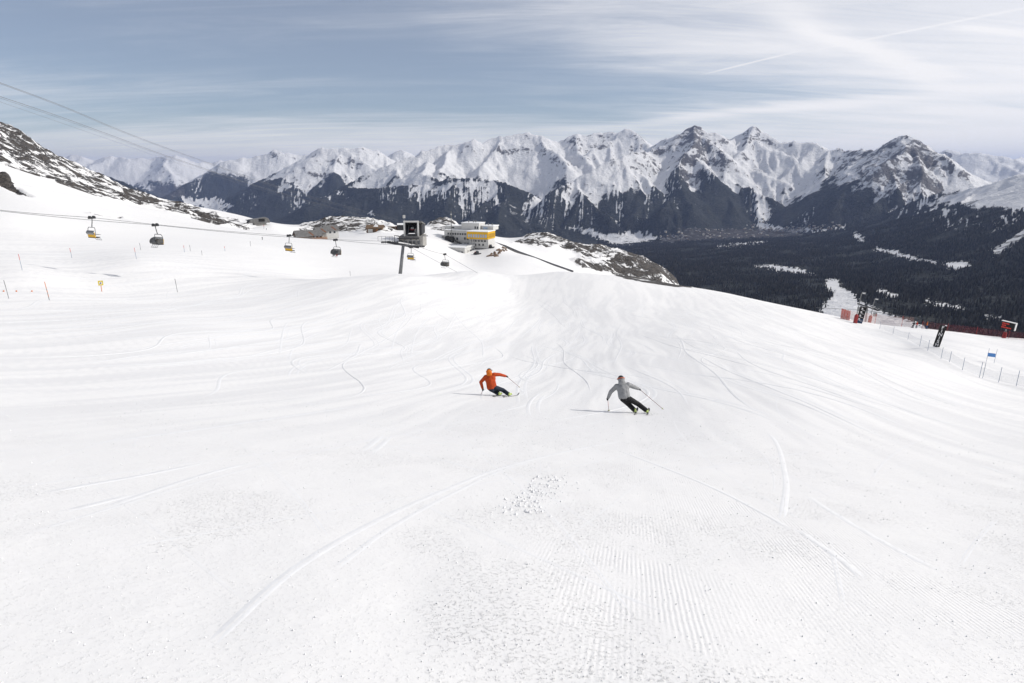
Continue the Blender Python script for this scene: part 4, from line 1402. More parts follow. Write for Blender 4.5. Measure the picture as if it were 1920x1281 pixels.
# ------------------------------------------------------------------ marker poles and signs on the left
def marker_poles():
    lst = [(42, 506, 24, .14, 'red pole with blue foot beside the dark shadow near the left edge', RED_P),
           (93, 562, 28, .2, 'orange and black marker pole leaning at the lower left of the bowl', ORANGE_P),
           (17, 559, 27, .2, 'very thin pale pole nearest the left edge', GALV),
           (135, 483, 15, .14, 'thin pole in the middle of the left snowfield above two shadows', RED_P),
           (256, 485, 18, .13, 'red topped pole below the second chair', RED_P),
           (264, 468, 11, .1, 'short grey pole just above the red topped pole', GALV),
           (333, 547, 22, .15, 'dark pole standing on the piste edge in the left half', DARK_METAL),
           (346, 472, 11, .05, 'red pole first of the row across the left plateau', RED_P),
           (357, 470, 10, .05, 'faint pole beside the first red plateau pole', GALV),
           (379, 478, 8, .05, 'faint grey pole in a dip of the plateau', GALV),
           (422, 470, 8, .04, 'small red pole at the right of the plateau row', RED_P),
           (470, 461, 9, .02, 'faint pole left of the empty yellow chair', GALV),
           (657, 517, 9, .06, 'short pole on the piste edge left of the tower', GALV),
           (495, 428, 6, 0, 'tiny bright red pole below the upper lift station', RED_P)]
    for px, py, h, lean, lab, m in lst:
        p = hit(px, py + 1, 20)
        sl = p.length / FPX
        L = h * sl * 1.03
        t = thing('marker_pole', lab, 'marker pole', p, 0, 'marker poles on the left snowfield')
        k = lean * .55
        top = Vector((-k * L, 0, L))
        r = max(0.028, 0.00022 * p.length)
        MB().cyl(Vector((0, 0, -.3)), top * .62, r).build('shaft', BLUE_P if m is RED_P else (DARK_METAL if m is ORANGE_P else m), t)
        MB().cyl(top * .62, top, r * 1.15).build('upper_band', m, t)
        if m is ORANGE_P:
            for f in (.2, .42): MB().cyl(top * f, top * (f + .12), r * 1.2).build('band', m, t)
    p = hit(191, 547, 20)
    t = thing('warning_sign', 'square yellow sign with pale roundel on a striped post', 'sign', p, facing(p))
    s = p.length / FPX
    MB().cyl((0, 0, -.3), (0, 0, 12 * s), .04).build('post', ORANGE_P, t)
    b = MB().box((0, -.06, 14 * s), (7 * s, .04, 7.6 * s)).build('board', SIGN_Y, t)
    MB().cyl((0, -.085, 14 * s), (0, -.1, 14 * s), 2.2 * s, n=16).build('roundel', PRINT_W, b)
    MB().cyl((0, -.105, 14 * s), (0, -.115, 14 * s), 1.1 * s, n=12).build('emblem', DARK_METAL, b)
    for px, lab in ((7, 'orange ball marker on the snow nearest the left edge'), (31, 'orange ball marker between two others at the far left'), (60, 'orange ball marker closest to the leaning striped pole')):
        p = hit(px, 547, 20)
        tag(MB().ball(p + Vector((0, 0, .06)), .09, 10, 8).build('marker_ball', ORANGE_P, None, True), lab, 'marker', 'orange ball markers')


marker_poles()


# ------------------------------------------------------------------ race finish on the right
def text_mesh(txt, size):
    c = bpy.data.curves.new('lettering', 'FONT')
    c.body = txt; c.size = size; c.align_x = 'CENTER'; c.align_y = 'CENTER'; c.extrude = 0.004; c.offset = size * 0.018
    o = bpy.data.objects.new('lettering', c)
    me = bpy.data.meshes.new_from_object(o)
    bpy.data.objects.remove(o); bpy.data.curves.remove(c)
    return me


def banner(px, py, hpx, wpx, lean, name, label):
    p = hit(px, py, 40)
    s = p.length / FPX
    H, W = hpx * s * 1.04, wpx * s
    t = thing(name, label, 'banner', p, facing(p, 0))
    t.rotation_euler = (0, lean, facing(p, 0))
    bd = MB().box((0, 0, H / 2), (W, .14, H)).build('board', BLACK, t)
    return p, t, bd, H, W


def finish():
    p, t, b, H, W = banner(1755, 651, 35, 9.0, R(9), 'finish_banner', 'black upright banner with stacked white letters FINISH')
    rot = Matrix.Rotation(math.pi / 2, 4, 'X')
    for i, ch in enumerate('FINISH'):
        me = text_mesh(ch, H / 6 * 1.12)
        me.transform(Matrix.Translation((0, -.082, H * (0.90 - i * 0.158))) @ rot @ Matrix.Scale(1.0, 4, (1, 0, 0)))
        link('letter', me, PRINT_W, b)
    MB().box((W * .36, 0, H + .06), (W * .3, .18, .1)).build('top_rail', PRINT_W, t)
    p, t, b, H, W = banner(1610, 606, 27.5, 10, R(9), 'sponsor_banner', 'black upright banner with four small white emblems and navy lower end')
    MB().box((0, -.075, H * .14), (W * .96, .02, H * .26)).build('navy_panel', NAVY, b)
    for i in range(4):
        z = H * (0.86 - i * 0.21)
        m = MB()
        m.cyl((-W * .12, -.088, z + .12), (-W * .12, -.10, z + .12), W * .13, n=8).box((-W * .10, -.095, z - .16), (W * .30, .02, .08)).box((W * .16, -.095, z - .28), (W * .38, .02, .08)).box((-W * .05, -.095, z - .02), (W * .2, .02, .1))
        m.build('emblem', PRINT_W, b)
    # padded lamp posts
    for px, py, top, pad, lab in ((1603, 606, 556, 15.5, 'floodlight post with red padded foot left of the emblem banner'), (1630, 605, 566, 12.5, 'floodlight post with red padded foot right of the emblem banner')):
        p = hit(px, py, 40); s = p.length / FPX
        t = thing('floodlight_post', lab, 'floodlight', p, facing(p))
        t.rotation_euler = (0, R(5), facing(p))
        H = (py - top) * s * 1.04
        MB().cyl((0, 0, 0), (0, 0, H), .11, .07).build('pole', GALV, t)
        MB().cyl((0, 0, .02), (0, 0, pad * s * .85), .42, .42, 12).cyl((0, 0, pad * s * .85), (0, 0, pad * s), .42, .14, 12).build('padding', RED_PAD, t)
        hd = MB().cyl((0, 0, H - .1), (.5, 0, H + .1), .05).box((.45, -.05, H + .02), (.75, .5, .28)).build('lamp_head', GALV, t)
        MB().box((.45, -.33, H - .02), (.6, .06, .2)).build('lamp_glass', PRINT_W, hd)
    # stretched net with posts along the race run
    pl = [(1649, 617, 12), (1674, 627, 13), (1702, 637, 12.5), (1724, 650, 18), (1739, 658, 18), (1764, 673, 18.5), (1780, 679, 17), (1804, 694, 20), (1836, 708, 24), (1842, 709, 24), (1872, 717, 23.5), (1905, 724, 24), (1945, 733, 25)]
    P = [hit(a, b, 40) for a, b, h in pl]
    f = thing('net_fence', 'pale net fence on thin bluish posts curving along the race piste', 'fence', P[0])
    for q, (a, b, h) in zip(P, pl):
        s = q.length / FPX
        top = q + Vector((h * s * .06, 0, h * s * 1.02))
        MB().cyl(q - P[0] - Vector((0, 0, .3)), top - P[0], .026).build('post', BLUE_P, f)
    for i in range(len(P) - 1):
        a, c = P[i] - P[0], P[i + 1] - P[0]
        n = 4; V = []
        for k in range(n + 1):
            w = P[i].lerp(P[i + 1], k / n); w.z = ground(w.x, w.y)
            w -= P[0]
            sag = .08 * math.sin(math.pi * k / n)
            V += [w + Vector((0, 0, .15)), w + Vector((0.05, 0, 1.25 - sag)), w + Vector((0.02, .02, .15)), w + Vector((.07, .02, 1.25 - sag))]
        F = []
        for k in range(n):
            o = k * 4
            F += [(o, o + 4, o + 5, o + 1), (o + 2, o + 3, o + 7, o + 6), (o + 1, o + 5, o + 7, o + 3)]
        MB().add(V, F).build('net', NET_BLUE, f)
    # red safety nets behind the brow

    def net(name, label, pts, hm, mat, posts, pm=RED_PAD, r0=40):
        P = []
        for a, b in pts:
            q = hit(a, b, r0); P.append(q)
        f = thing(name, label, 'fence', P[0])
        for i, q in enumerate(P):
            if i % posts == 0:
                MB().cyl(q - P[0] - Vector((0, 0, .4)), q - P[0] + Vector((.12, 0, hm + .15)), .045).build('post', pm, f)
        for i in range(len(P) - 1):
            a, c = P[i] - P[0], P[i + 1] - P[0]
            u = Vector((0, 0, hm)); e = Vector((0, .03, 0))
            MB().add([a, c, c + u, a + u, a + e, c + e, c + u + e, a + u + e], [(0, 1, 2, 3), (7, 6, 5, 4), (3, 2, 6, 7)]).build('net', mat, f)

    net('safety_net', 'long dark red safety net along the brow at the right edge', [(1728, 616), (1748, 618), (1775, 621), (1800, 624), (1830, 627.5), (1860, 631), (1890, 635), (1920, 638.5), (1960, 643)], 1.5, NET_RED, 2)
    net('red_net', 'short bright red net with tall posts left of the floodlights', [(1576, 597), (1582, 598.5), (1587, 600), (1592, 601)], 2.3, NET_SOLID, 1, RED_P)
    net('faded_net', 'faint faded net stretched from the red net past the emblem banner', [(1592, 601.2), (1615, 604), (1640, 607), (1665, 609.5), (1690, 612), (1712, 614)], 2.3, NET_PINK, 2, RED_P)
    # scoreboard
    p = hit(1882, 634, 40); s = p.length / FPX
    t = thing('scoreboard', 'electronic scoreboard with red digits on a red padded post', 'scoreboard', p, facing(p, R(-18)))
    t.rotation_euler = (0, R(5), facing(p, R(-18)))
    H = 27 * s
    MB().cyl((0, 0, -.2), (0, 0, 15 * s), .16).build('post', GALV, t)
    MB().cyl((0, 0, 0), (0, 0, 9.5 * s), .42, .30, 12).build('padding', RED_PAD, t)
    bx = MB().box((.2, 0, 20 * s), (18 * s, .5, 11 * s)).build('display_box', BLACK, t)
    w, h = 18 * s, 11 * s
    fr = MB().box((.2, 0, 20 * s + h / 2 + .06), (w + .24, .56, .12)).box((.2 + w / 2 + .06, 0, 20 * s), (.12, .56, h)).build('frame', PRINT_W, t)
    led = Mat('red_digits'); led.done((0.5, 0.03, 0.02), 0.5)
    led.b.inputs['Emission Color'].default_value = (1, 0.06, 0.04, 1); led.b.inputs['Emission Strength'].default_value = 0.3
    for j, (z, n) in enumerate(((.26, 5), (-.02, 3), (-.3, 7))):
        m = MB()
        for i in range(n): m.box((.2 - w * .40 + i * w * .105, -.262, 20 * s + z * h), (w * .07, .02, h * .16))
        m.build('digits', led.m, bx)
    # gate with blue flag
    p = hit(1856, 680, 40); s = p.length / FPX
    t = thing('race_gate', 'giant slalom gate with blue panel between two thin poles', 'gate', p, facing(p, 0))
    W = 10 * s; H = 22 * s
    for sx in (-1, 1): MB().cyl((sx * W / 2, 0, -.4), (sx * W / 2 + .12, 0, H), .02).build('pole', BLUE_P, t)
    MB().box((0.04, 0, H * .55), (W, .02, H * .26)).build('flag_panel', BLUE_F, t)
    # marker by the brow
    p = hit(1737, 617, 40); s = p.length / FPX
    t = thing('start_marker', 'orange topped dark marker post on the brow beside the distant skiers', 'marker', p)
    MB().cyl((0, 0, 0), (0, 0, 6 * s), .22, .2).build('base', NAVY, t)
    MB().cyl((0, 0, 6 * s), (.08, 0, 12 * s), .13, .05).build('orange_top', ORANGE_P, t)


finish()


def lower_lift():
    """small lift below the race finish"""
    r = 430
    p = at(1621, 605, r)
    t = thing('far_lift_tower', 'small dark lift tower with crossarm behind the emblem banner', 'lift tower', p - Vector((0, 0, 25)))
    H = at(1621, 574, r).z - p.z + 25
    MB().cyl((0, 0, 0), (0.6, 0, H), .65, .45).build('pole', GALV, t)
    MB().box((.6, 0, H - .4), (11, 1.2, .7), Matrix.Rotation(R(18), 3, 'Y')).build('crossarm', DARK_METAL, t)
    for x in (-4.6, 4.8): MB().box((x + .6, 0, H - .4 - x * .32), (.8, 4.5, .8)).build('sheave_train', DARK_METAL, t)
    for x in (-4.6, 4.8): MB().box((x + .6, 0, H - 3.2 - x * .32), (1.7, 1.2, 2.2)).build('hanging_box', GALV, t)
    a = at(1530, 577, r * 1.25); b = at(1621, 582, r); c = at(1725, 597, r * .85)
    tag(MB().tube([a, b, c], .12, 5).build('haul_rope', DARK_METAL), 'dark rope crossing the white clearing behind the finish', 'cable')


lower_lift()


# ------------------------------------------------------------------ people
def capsule(mb, p, r0, q, r1, n=10):
    p, q = Vector(p), Vector(q)
    mb.cyl(p, q, r0, r1, n); mb.ball(p, r0, n, 8); mb.ball(q, r1, n, 8)


def remeshed(name, mb, mat, parent, voxel=0.014, smooth=4):
    me = bpy.data.meshes.new(name + '_raw'); me.from_pydata(mb.v, [], mb.f)
    bm = bmesh.new(); bm.from_mesh(me); bmesh.ops.recalc_face_normals(bm, faces=bm.faces); bm.to_mesh(me); bm.free()
    o = bpy.data.objects.new(name + '_raw', me); col.objects.link(o)
    m = o.modifiers.new('r', 'REMESH'); m.mode = 'VOXEL'; m.voxel_size = voxel; m.use_smooth_shade = True
    sm = o.modifiers.new('s', 'SMOOTH'); sm.iterations = smooth; sm.factor = 0.5
    dg = bpy.context.evaluated_depsgraph_get()
    out = bpy.data.meshes.new_from_object(o.evaluated_get(dg))
    bpy.data.objects.remove(o); bpy.data.meshes.remove(me)
    out.name = name
    out.polygons.foreach_set('use_smooth', [True] * len(out.polygons))
    out.materials.clear()
    return link(name, out, mat, parent)


def cloth(name, c, bump=0.034):
    M = Mat(name)
    P = M.coord('Object')
    n = M.noise(P, 9, 4, 0.6, 0.6)
    n2 = M.noise(P, 3.2, 3, 0.6, 1.0)
    cc = M.mix(M.rng(n, .3, .7), tuple(x * .86 for x in c), tuple(min(1, x * 1.12) for x in c))
    h = M.math('ADD', M.math('MULTIPLY', n, bump * .5), M.math('MULTIPLY', n2, bump * 1.6))
    return M.done(cc, .75, M.bump(h, 1.0, 1.0), spec=.25)


SKIN = simple('skin', (0.45, 0.27, 0.20), 0.55)
BOOT = simple('lime_boot', (0.42, 0.52, 0.16), 0.4)
BOOT_D = simple('dark_boot_shell', (0.05, 0.055, 0.05), 0.4)
HELMET = simple('black_helmet', (0.02, 0.02, 0.022), 0.3)
GLOVE = cloth('black_glove', (0.02, 0.02, 0.022), 0.006)
SKI_TOP = simple('ski_topsheet', (0.34, 0.34, 0.33), 0.35)
SKI_TIP = simple('ski_tip', (0.03, 0.03, 0.035), 0.35)
POLE_M = simple('ski_pole_alloy', (0.25, 0.08, 0.07), 0.4, 0.3)


def skier(name_label, J, r0, jacket, trousers, hood_m, hem_m, ski_dir, ski_labels, pole_labels, goggle):
    """J: joints as (px, py, depth in metres behind the feet)"""
    F = hit(*J['feet'], 5)
    rf = math.hypot(F.x, F.y)
    W = {k: at(v[0], v[1], rf + v[2]) - F for k, v in J.items() if k != 'feet'}
    t = thing('person', name_label, 'person', F)
    yv = Vector((F.x, F.y, 0)).normalized()
    up = Vector((0, 0, 1))
    nk, hp = W['neck'], W['hip']
    sl, sr = W['sho_l'], W['sho_r']
    ax = (nk - hp).normalized()
    side = (sr - sl).normalized()
    front = ax.cross(side).normalized()
    if front.dot(yv) < 0: front = -front
    hl, hr = W['hip_l'], W['hip_r']
    # body under the clothes: one surface
    b = MB()
    hd = W['head']
    b.ball(hd, .105, 12, 10, (.92, 1.0, 1.12)); b.ball(hd + front * .05 - ax * .05, .075, 10, 8)
    b.ball(hd + front * .115 - ax * .01, .022, 8, 6)                                   # nose
    for s in (-1, 1): b.ball(hd + side * s * .098 - ax * .01, .026, 8, 6)             # ears
    capsule(b, hd - ax * .05, .06, nk, .062)
    capsule(b, nk - ax * .05, .11, hp, .13)
    for a, e, h in (('sho_l', 'elb_l', 'han_l'), ('sho_r', 'elb_r', 'han_r')):
        capsule(b, nk - ax * .05, .08, W[a], .065); capsule(b, W[a], .058, W[e], .045); capsule(b, W[e], .045, W[h], .034)
    for h, k, a in (('hip_l', 'kne_l', 'ank_l'), ('hip_r', 'kne_r', 'ank_r')):
        capsule(b, hp, .11, W[h], .10); capsule(b, W[h], .088, W[k], .06); capsule(b, W[k], .06, W[a], .05)
        capsule(b, W[a], .05, W[a] + yv * .16 - up * .03, .04)
    remeshed('body', b, SKIN, t, .016)
    # jacket
    b = MB()
    ch = nk.lerp(hp, .30)
    capsule(b, ch + side * .11, .165, ch - side * .11, .165, 14)
    capsule(b, nk.lerp(hp, .12) + side * .12, .125, nk.lerp(hp, .12) - side * .12, .125, 12)
    capsule(b, ch, .19, nk.lerp(hp, .88), .185, 14)
    hem = nk.lerp(hp, .86)
    for s in (-1, 1):
        capsule(b, ch + side * s * .09, .15, hem + side * s * .10, .15, 14)
    capsule(b, hem + side * .12 - ax * .03, .125, hem - side * .12 - ax * .03, .125, 12)
    capsule(b, nk - ax * .03, .10, nk + ax * .05, .095, 12)
    for a, e, h in (('sho_l', 'elb_l', 'han_l'), ('sho_r', 'elb_r', 'han_r')):
        capsule(b, nk - ax * .08, .11, W[a], .108); capsule(b, W[a], .105, W[e], .086); capsule(b, W[e], .086, W[e].lerp(W[h], .80), .066)
    j = remeshed('jacket', b, jacket, t, .014)
    # hood lying on the back of the neck
    b = MB()
    hc = nk + ax * .06 - front * .06
    b.ball(hc, .15, 14, 10, (1.0, .8, .9)); b.ball(hc + ax * .10 + front * .01, .145, 14, 10, (1.0, .85, .85)); b.ball(hc - ax * .06 - front * .01, .125, 12, 8, (1.2, .75, .7))
    remeshed('hood', b, hood_m, j, .014)
    # trousers
    b = MB()
    capsule(b, hp + ax * .05, .125, hp - ax * .06, .125, 14); capsule(b, hl, .12, hr, .12, 12)
    for h, k, a in (('hip_l', 'kne_l', 'ank_l'), ('hip_r', 'kne_r', 'ank_r')):
        capsule(b, hp, .12, W[h], .118); capsule(b, W[h], .132, W[k], .105); capsule(b, W[k], .108, W[k].lerp(W[a], .88), .10)
    remeshed('trousers', b, trousers, t, .014)
    # helmet with goggle strap
    b = MB()
    b.ball(hd + ax * .04, .142, 16, 12, (.95, 1.06, 1.0)); b.ball(hd + ax * .03 - front * .02, .136, 14, 10)
    h = remeshed('helmet', b, HELMET, t, .014)
    st = MB(); n = 18
    for i in range(n):
        a0, a1 = 2 * math.pi * i / n, 2 * math.pi * (i + 1) / n
        c = hd + ax * .045
        st.cyl(c + side * math.cos(a0) * .148 + front * math.sin(a0) * .162, c + side * math.cos(a1) * .148 + front * math.sin(a1) * .162, .022, n=5)
    st.build('goggle_strap', goggle, h)
    st = MB(); st.ball(hd + front * .12 + ax * .015, .07, 12, 8, (1.15, .7, .6)); st.build('goggles', GLASS, h, True)
    for sd, lab in (('l', 0), ('r', 1)):
        hn, el, tip = W['han_' + sd], W['elb_' + sd], W['pol_' + sd]
        fore = (hn - el).normalized(); pd = (tip - hn).normalized()
        oth = fore.cross(pd).normalized() if fore.cross(pd).length > .1 else side
        b = MB()
        capsule(b, hn - fore * .09, .052, hn - fore * .02, .044)
        capsule(b, hn - fore * .02 - pd * .025, .032, hn - fore * .02 + pd * .03, .032)
        for i in range(4):                                   # four fingers closed round the grip
            base = hn + pd * (-.045 + i * .026) + oth * .03
            ln = (.040, .046, .043, .034)[i]
            m1 = base + fore * ln; m2 = m1 - oth * .05 + fore * .004; m3 = m2 - fore * ln * .75
            capsule(b, base - fore * .03, .0125, m1, .0125, 6); capsule(b, m1, .0125, m2, .012, 6); capsule(b, m2, .012, m3, .011, 6)
        th0 = hn - fore * .03 - oth * .03 - pd * .02                # thumb from the side of the palm
        capsule(b, th0, .015, th0 + fore * .045 - pd * .03, .014, 6); capsule(b, th0 + fore * .045 - pd * .03, .014, th0 + fore * .07 + oth * .02 - pd * .02, .012, 6)
        remeshed('glove', b, GLOVE, t, .009, 2)
        # pole
        pt = thing('ski_pole', pole_labels[lab], 'ski pole', F + tip)
        gr = hn - tip
        d = gr.normalized()
        MB().cyl((0, 0, 0), gr, .0085, .010, 8).build('shaft', POLE_M, pt)
        MB().cyl(gr - d * .10, gr + d * .06, .017, .019, 8).build('grip', SKI_TIP, pt)
        MB().cyl(d * .05, d * .065, .042, .042, 12).build('basket', BOOT, pt)
    # boots and skis
    sd = Vector((ski_dir[0], ski_dir[1], 0)).normalized()
    for q, lab in (('l', 0), ('r', 1)):
        an, kn = W['ank_' + q], W['kne_' + q]
        g = F + an
        gz = ground(g.x, g.y) + .035 - F.z
        ft = Vector((an.x, an.y, gz + .075))
        shin = (kn - an).normalized()
        lean_ = (W['hip_' + q] - an); lean_ = (lean_ - sd * lean_.dot(sd)).normalized()
        edge = (up * .45 + lean_ * .55).normalized()
        b = MB()
        capsule(b, an + shin * .10, .078, ft + edge * .03, .066, 12)
        capsule(b, ft - sd * .07 + edge * -.02, .056, ft + sd * .15 + edge * -.025, .05, 12)
        bo = remeshed('boot', b, BOOT, t, .012, 3)
        cf = MB(); 
        for zz in (.03, .08): cf.cyl(an + shin * zz - sd * .07, an + shin * zz + sd * .085, .03, .02, 6)
        cf.build('buckle', BOOT_D, bo)
        # ski
        so = ft - edge * .088
        lat = sd.cross(edge).normalized()
        sk = thing('ski', ski_labels[lab], 'ski', F + so)
        V = []; n = 24; L = 1.72
        prof = []
        for i in range(n + 1):
            u = i / n; y = (u - .44) * L
            wd = .034 + .022 * abs(2 * u - 1) ** 2
            if u > .94: wd *= math.sqrt(max(0.02, 1 - ((u - .94) / .06) ** 2))
            gp = F + so + sd * y
            rise = ground(gp.x, gp.y) + .012 - (F.z + so.z) if True else 0
            zz = rise + (.42 * max(0, u - .86) ** 1.5 * 6.0 if u > .86 else 0) + (.05 * (max(0, .06 - u) / .06))
            prof.append((y, wd, zz))
        for y, wd, zz in prof:
            c = sd * y + up * zz
            V += [c - lat * wd - edge * .006, c + lat * wd - edge * .006, c + lat * wd + edge * .008, c - lat * wd + edge * .008]
        Fc = []
        for i in range(n):
            o = i * 4
            for a_, b_ in ((0, 1), (1, 2), (2, 3), (3, 0)): Fc.append((o + a_, o + b_, o + 4 + b_, o + 4 + a_))
        Fc += [(0, 1, 2, 3), (4 * n + 3, 4 * n + 2, 4 * n + 1, 4 * n)]
        k = int(n * .80) * 4
        MB().add(V, Fc).build('blade', SKI_TOP, sk)
        tipm = MB()
        tv = []
        for y, wd, zz in prof[int(n * .84):]:
            c = sd * y + up * zz
            tv += [c - lat * wd * 1.03 + edge * .0095, c + lat * wd * 1.03 + edge * .0095, c + lat * wd * 1.03 - edge * .009, c - lat * wd * 1.03 - edge * .009]
        m = len(tv) // 4
        tipm.add(tv, [(i * 4 + a_, i * 4 + b_, i * 4 + 4 + b_, i * 4 + 4 + a_) for i in range(m - 1) for a_, b_ in ((0, 1), (1, 2), (2, 3), (3, 0))] + [(0, 1, 2, 3), (4 * m - 1, 4 * m - 2, 4 * m - 3, 4 * m - 4)])
        tipm.build('tip', SKI_TIP, sk)
        MB().box(sd * .02 + edge * .03, (.06, .30, .035), Matrix((lat, sd, edge)).transposed()).build('binding', SKI_TIP, sk)
    return F


GREY_J = cloth('grey_jacket', (0.30, 0.305, 0.31))
BLACK_T = cloth('black_trousers', (0.016, 0.016, 0.018))
ORANGE_J = cloth('orange_jacket', (0.47, 0.062, 0.013))
ORANGE_H = cloth('orange_hood', (0.68, 0.17, 0.02))
NAVY_T = cloth('navy_trousers', (0.020, 0.028, 0.045))
STRAP = simple('orange_strap', (0.55, 0.16, 0.09), 0.6)

skier('skier in grey hooded jacket and black trousers carving left',
      dict(feet=(1205, 775), head=(1164.5, 712, .34), neck=(1166.5, 720.5, .26), sho_l=(1156, 724.5, .22), sho_r=(1178, 721.5, .24), elb_l=(1145, 735, .28), han_l=(1139.5, 748, .42),
           elb_r=(1189, 726, .34), han_r=(1198.5, 729.6, .48), hip=(1171, 746.5, -.02), hip_l=(1168, 748, -.02), hip_r=(1176.5, 746.5, 0), kne_l=(1179.5, 759, .22), kne_r=(1196, 757.5, .16),
           ank_l=(1191, 770.5, 0), ank_r=(1213, 770.5, 0.0), pol_l=(1141.8, 772, .05), pol_r=(1244, 768, .0)),
      27, GREY_J, BLACK_T, GREY_J, None, (.24, 1), ('inner ski of the skier in grey', 'outer ski of the skier in grey, tip showing'),
      ('upright pole planted at the grey skier\'s left hand', 'long pole slanting right from the grey skier\'s hand'), STRAP)
skier('skier in bright orange jacket and navy trousers leaning left',
      dict(feet=(946, 743), head=(917.5, 697.5, .36), neck=(918, 703.5, .26), sho_l=(910.5, 707, .22), sho_r=(926.5, 702.5, .24), elb_l=(901.5, 716.5, .26), han_l=(905.5, 730.5, .4),
           elb_r=(936.5, 702.5, .34), han_r=(950, 705.8, .5), hip=(922.5, 728.5, -.02), hip_l=(920.5, 729.5, -.02), hip_r=(928, 727, 0), kne_l=(930, 735.5, .30), kne_r=(942.5, 731.5, .30),
           ank_l=(937, 740.5, 0), ank_r=(955.5, 740.5, 0.0), pol_l=(900, 745.5, .02), pol_r=(974.8, 727, .35)),
      31, ORANGE_J, NAVY_T, ORANGE_H, None, (.50, 1), ('inner ski of the skier in orange', 'outer ski of the skier in orange, dark tip showing'),
      ('short looking pole below the orange skier\'s lowered hand', 'pole slanting right from the orange skier\'s raised hand'), HELMET)


def small_person(p, h, label, jacket, trousers, lean=(0, 0), crouch=0.0, seated=False, rz=0, group=None, helm=None):
    t = thing('person', label, 'person', p, rz, group)
    k = h / 1.75
    lx, ly = lean
    b = MB()

    def q(x, y, z): return Vector((x * k + lx * z * k, y * k + ly * z * k, z * k))
    if seated:
        hip = (0, 0, .12); kn = [(-.12, .42, .14), (.12, .42, .14)]; an = [(-.12, .46, -.32), (.12, .46, -.32)]; sh = .62
    else:
        hip = (0, -.12 * crouch, .92 - .25 * crouch); kn = [(-.13, .22 * crouch + .02, .48), (.13, .22 * crouch + .02, .48)]; an = [(-.13, 0, .06), (.13, 0, .06)]; sh = 1.42 - .42 * crouch
    hd = (0, .16 * crouch, sh + .24)
    b.ball(q(*hd), .11 * k, 10, 8)
    capsule(b, q(0, .1 * crouch, sh), .07 * k, q(*hd), .06 * k, 8)
    capsule(b, q(0, .1 * crouch, sh - .05), .16 * k, q(*hip), .15 * k, 10)
    for i, s in enumerate((-1, 1)):
        capsule(b, q(*hip), .12 * k, q(*kn[i]), .085 * k, 8); capsule(b, q(*kn[i]), .085 * k, q(*an[i]), .075 * k, 8)
        capsule(b, q(*an[i]), .07 * k, q(an[i][0], an[i][1] + .18, an[i][2] - .03), .05 * k, 8)
        e = (s * .30, .12, sh - .28); hn = (s * .24, .38, sh - .42)
        capsule(b, q(s * .16, .1 * crouch, sh - .04), .08 * k, q(*e), .062 * k, 8); capsule(b, q(*e), .06 * k, q(*hn), .045 * k, 8)
        for f in range(4): capsule(b, q(*hn), .018 * k, q(hn[0] + (f - 1.5) * .02, hn[1] + .09 - abs(f - 1.5) * .01, hn[2] - .03), .014 * k, 5)
        capsule(b, q(*hn), .018 * k, q(hn[0] - s * .05, hn[1] + .04, hn[2]), .014 * k, 5)
    o = remeshed('body', b, trousers, t, .02 * k, 2)
    o.data.materials.append(jacket)
    zc = (hip[2] - .02) * k
    for pl in o.data.polygons:
        if pl.center.z > zc and (not seated or pl.center.y < .2 * k or pl.center.z > .3 * k): pl.material_index = 1
    hl = MB(); hl.ball(q(hd[0], hd[1], hd[2] + .03), .135 * k, 12, 8); hl.build('helmet', helm or HELMET, t, True)
    return t


def people():
    DK = cloth('dark_jacket', (0.02, 0.022, 0.028)); RD = cloth('red_jacket', (0.42, 0.04, 0.025)); BL = cloth('blue_jacket', (0.05, 0.09, 0.2))
    # two skiers on the brow by the race finish
    p = hit(1711, 615, 40); s = p.length / FPX
    small_person(p, 12.2 * s, 'skier in black bent forward on the brow by the finish', DK, DK, (.28, .1), .55)
    for dx in (-.12, .12): tag(MB().box(p + Vector((dx, .1, .03)), (.09, 1.5, .03)).build('ski', SKI_TIP), 'dark ski under the skier in black, one of two', 'ski', 'skis of the distant skier in black')
    p = hit(1718, 615.5, 40); s = p.length / FPX
    small_person(p, 10.6 * s, 'smaller skier in red jacket close beside the skier in black', RD, DK, (.1, .05), .3, helm=ORANGE_P)
    for px, py, h, lab, m in ((492, 450, 5.0, 'dark figure alone on the left plateau', DK), (499.5, 431.5, 3.2, 'tiny figure below the upper lift station', DK), (596.5, 447.5, 4.5, 'figure in blue before the orange lodge terrace', BL), (736.5, 432.5, 3.6, 'tiny dark figure left of the black shed', DK)):
        p = hit(px, py, 200); s = p.length / FPX
        small_person(p, h * s * 1.05, lab, m, DK)
    # passengers on the lift
    c, s_ = math.cos(CH4_RZ), math.sin(CH4_RZ)
    for x, lab, j, tr in ((-.45, 'chairlift passenger in dark jacket and red trousers', DK, RD), (.35, 'chairlift passenger in dark clothes beside the one in red trousers', BL, DK)):
        off = Vector((x * c - (-.1) * s_, x * s_ + (-.1) * c, -2.96))
        small_person(CH4 + off, 1.7, lab, j, tr, seated=True, rz=CH4_RZ)


people()


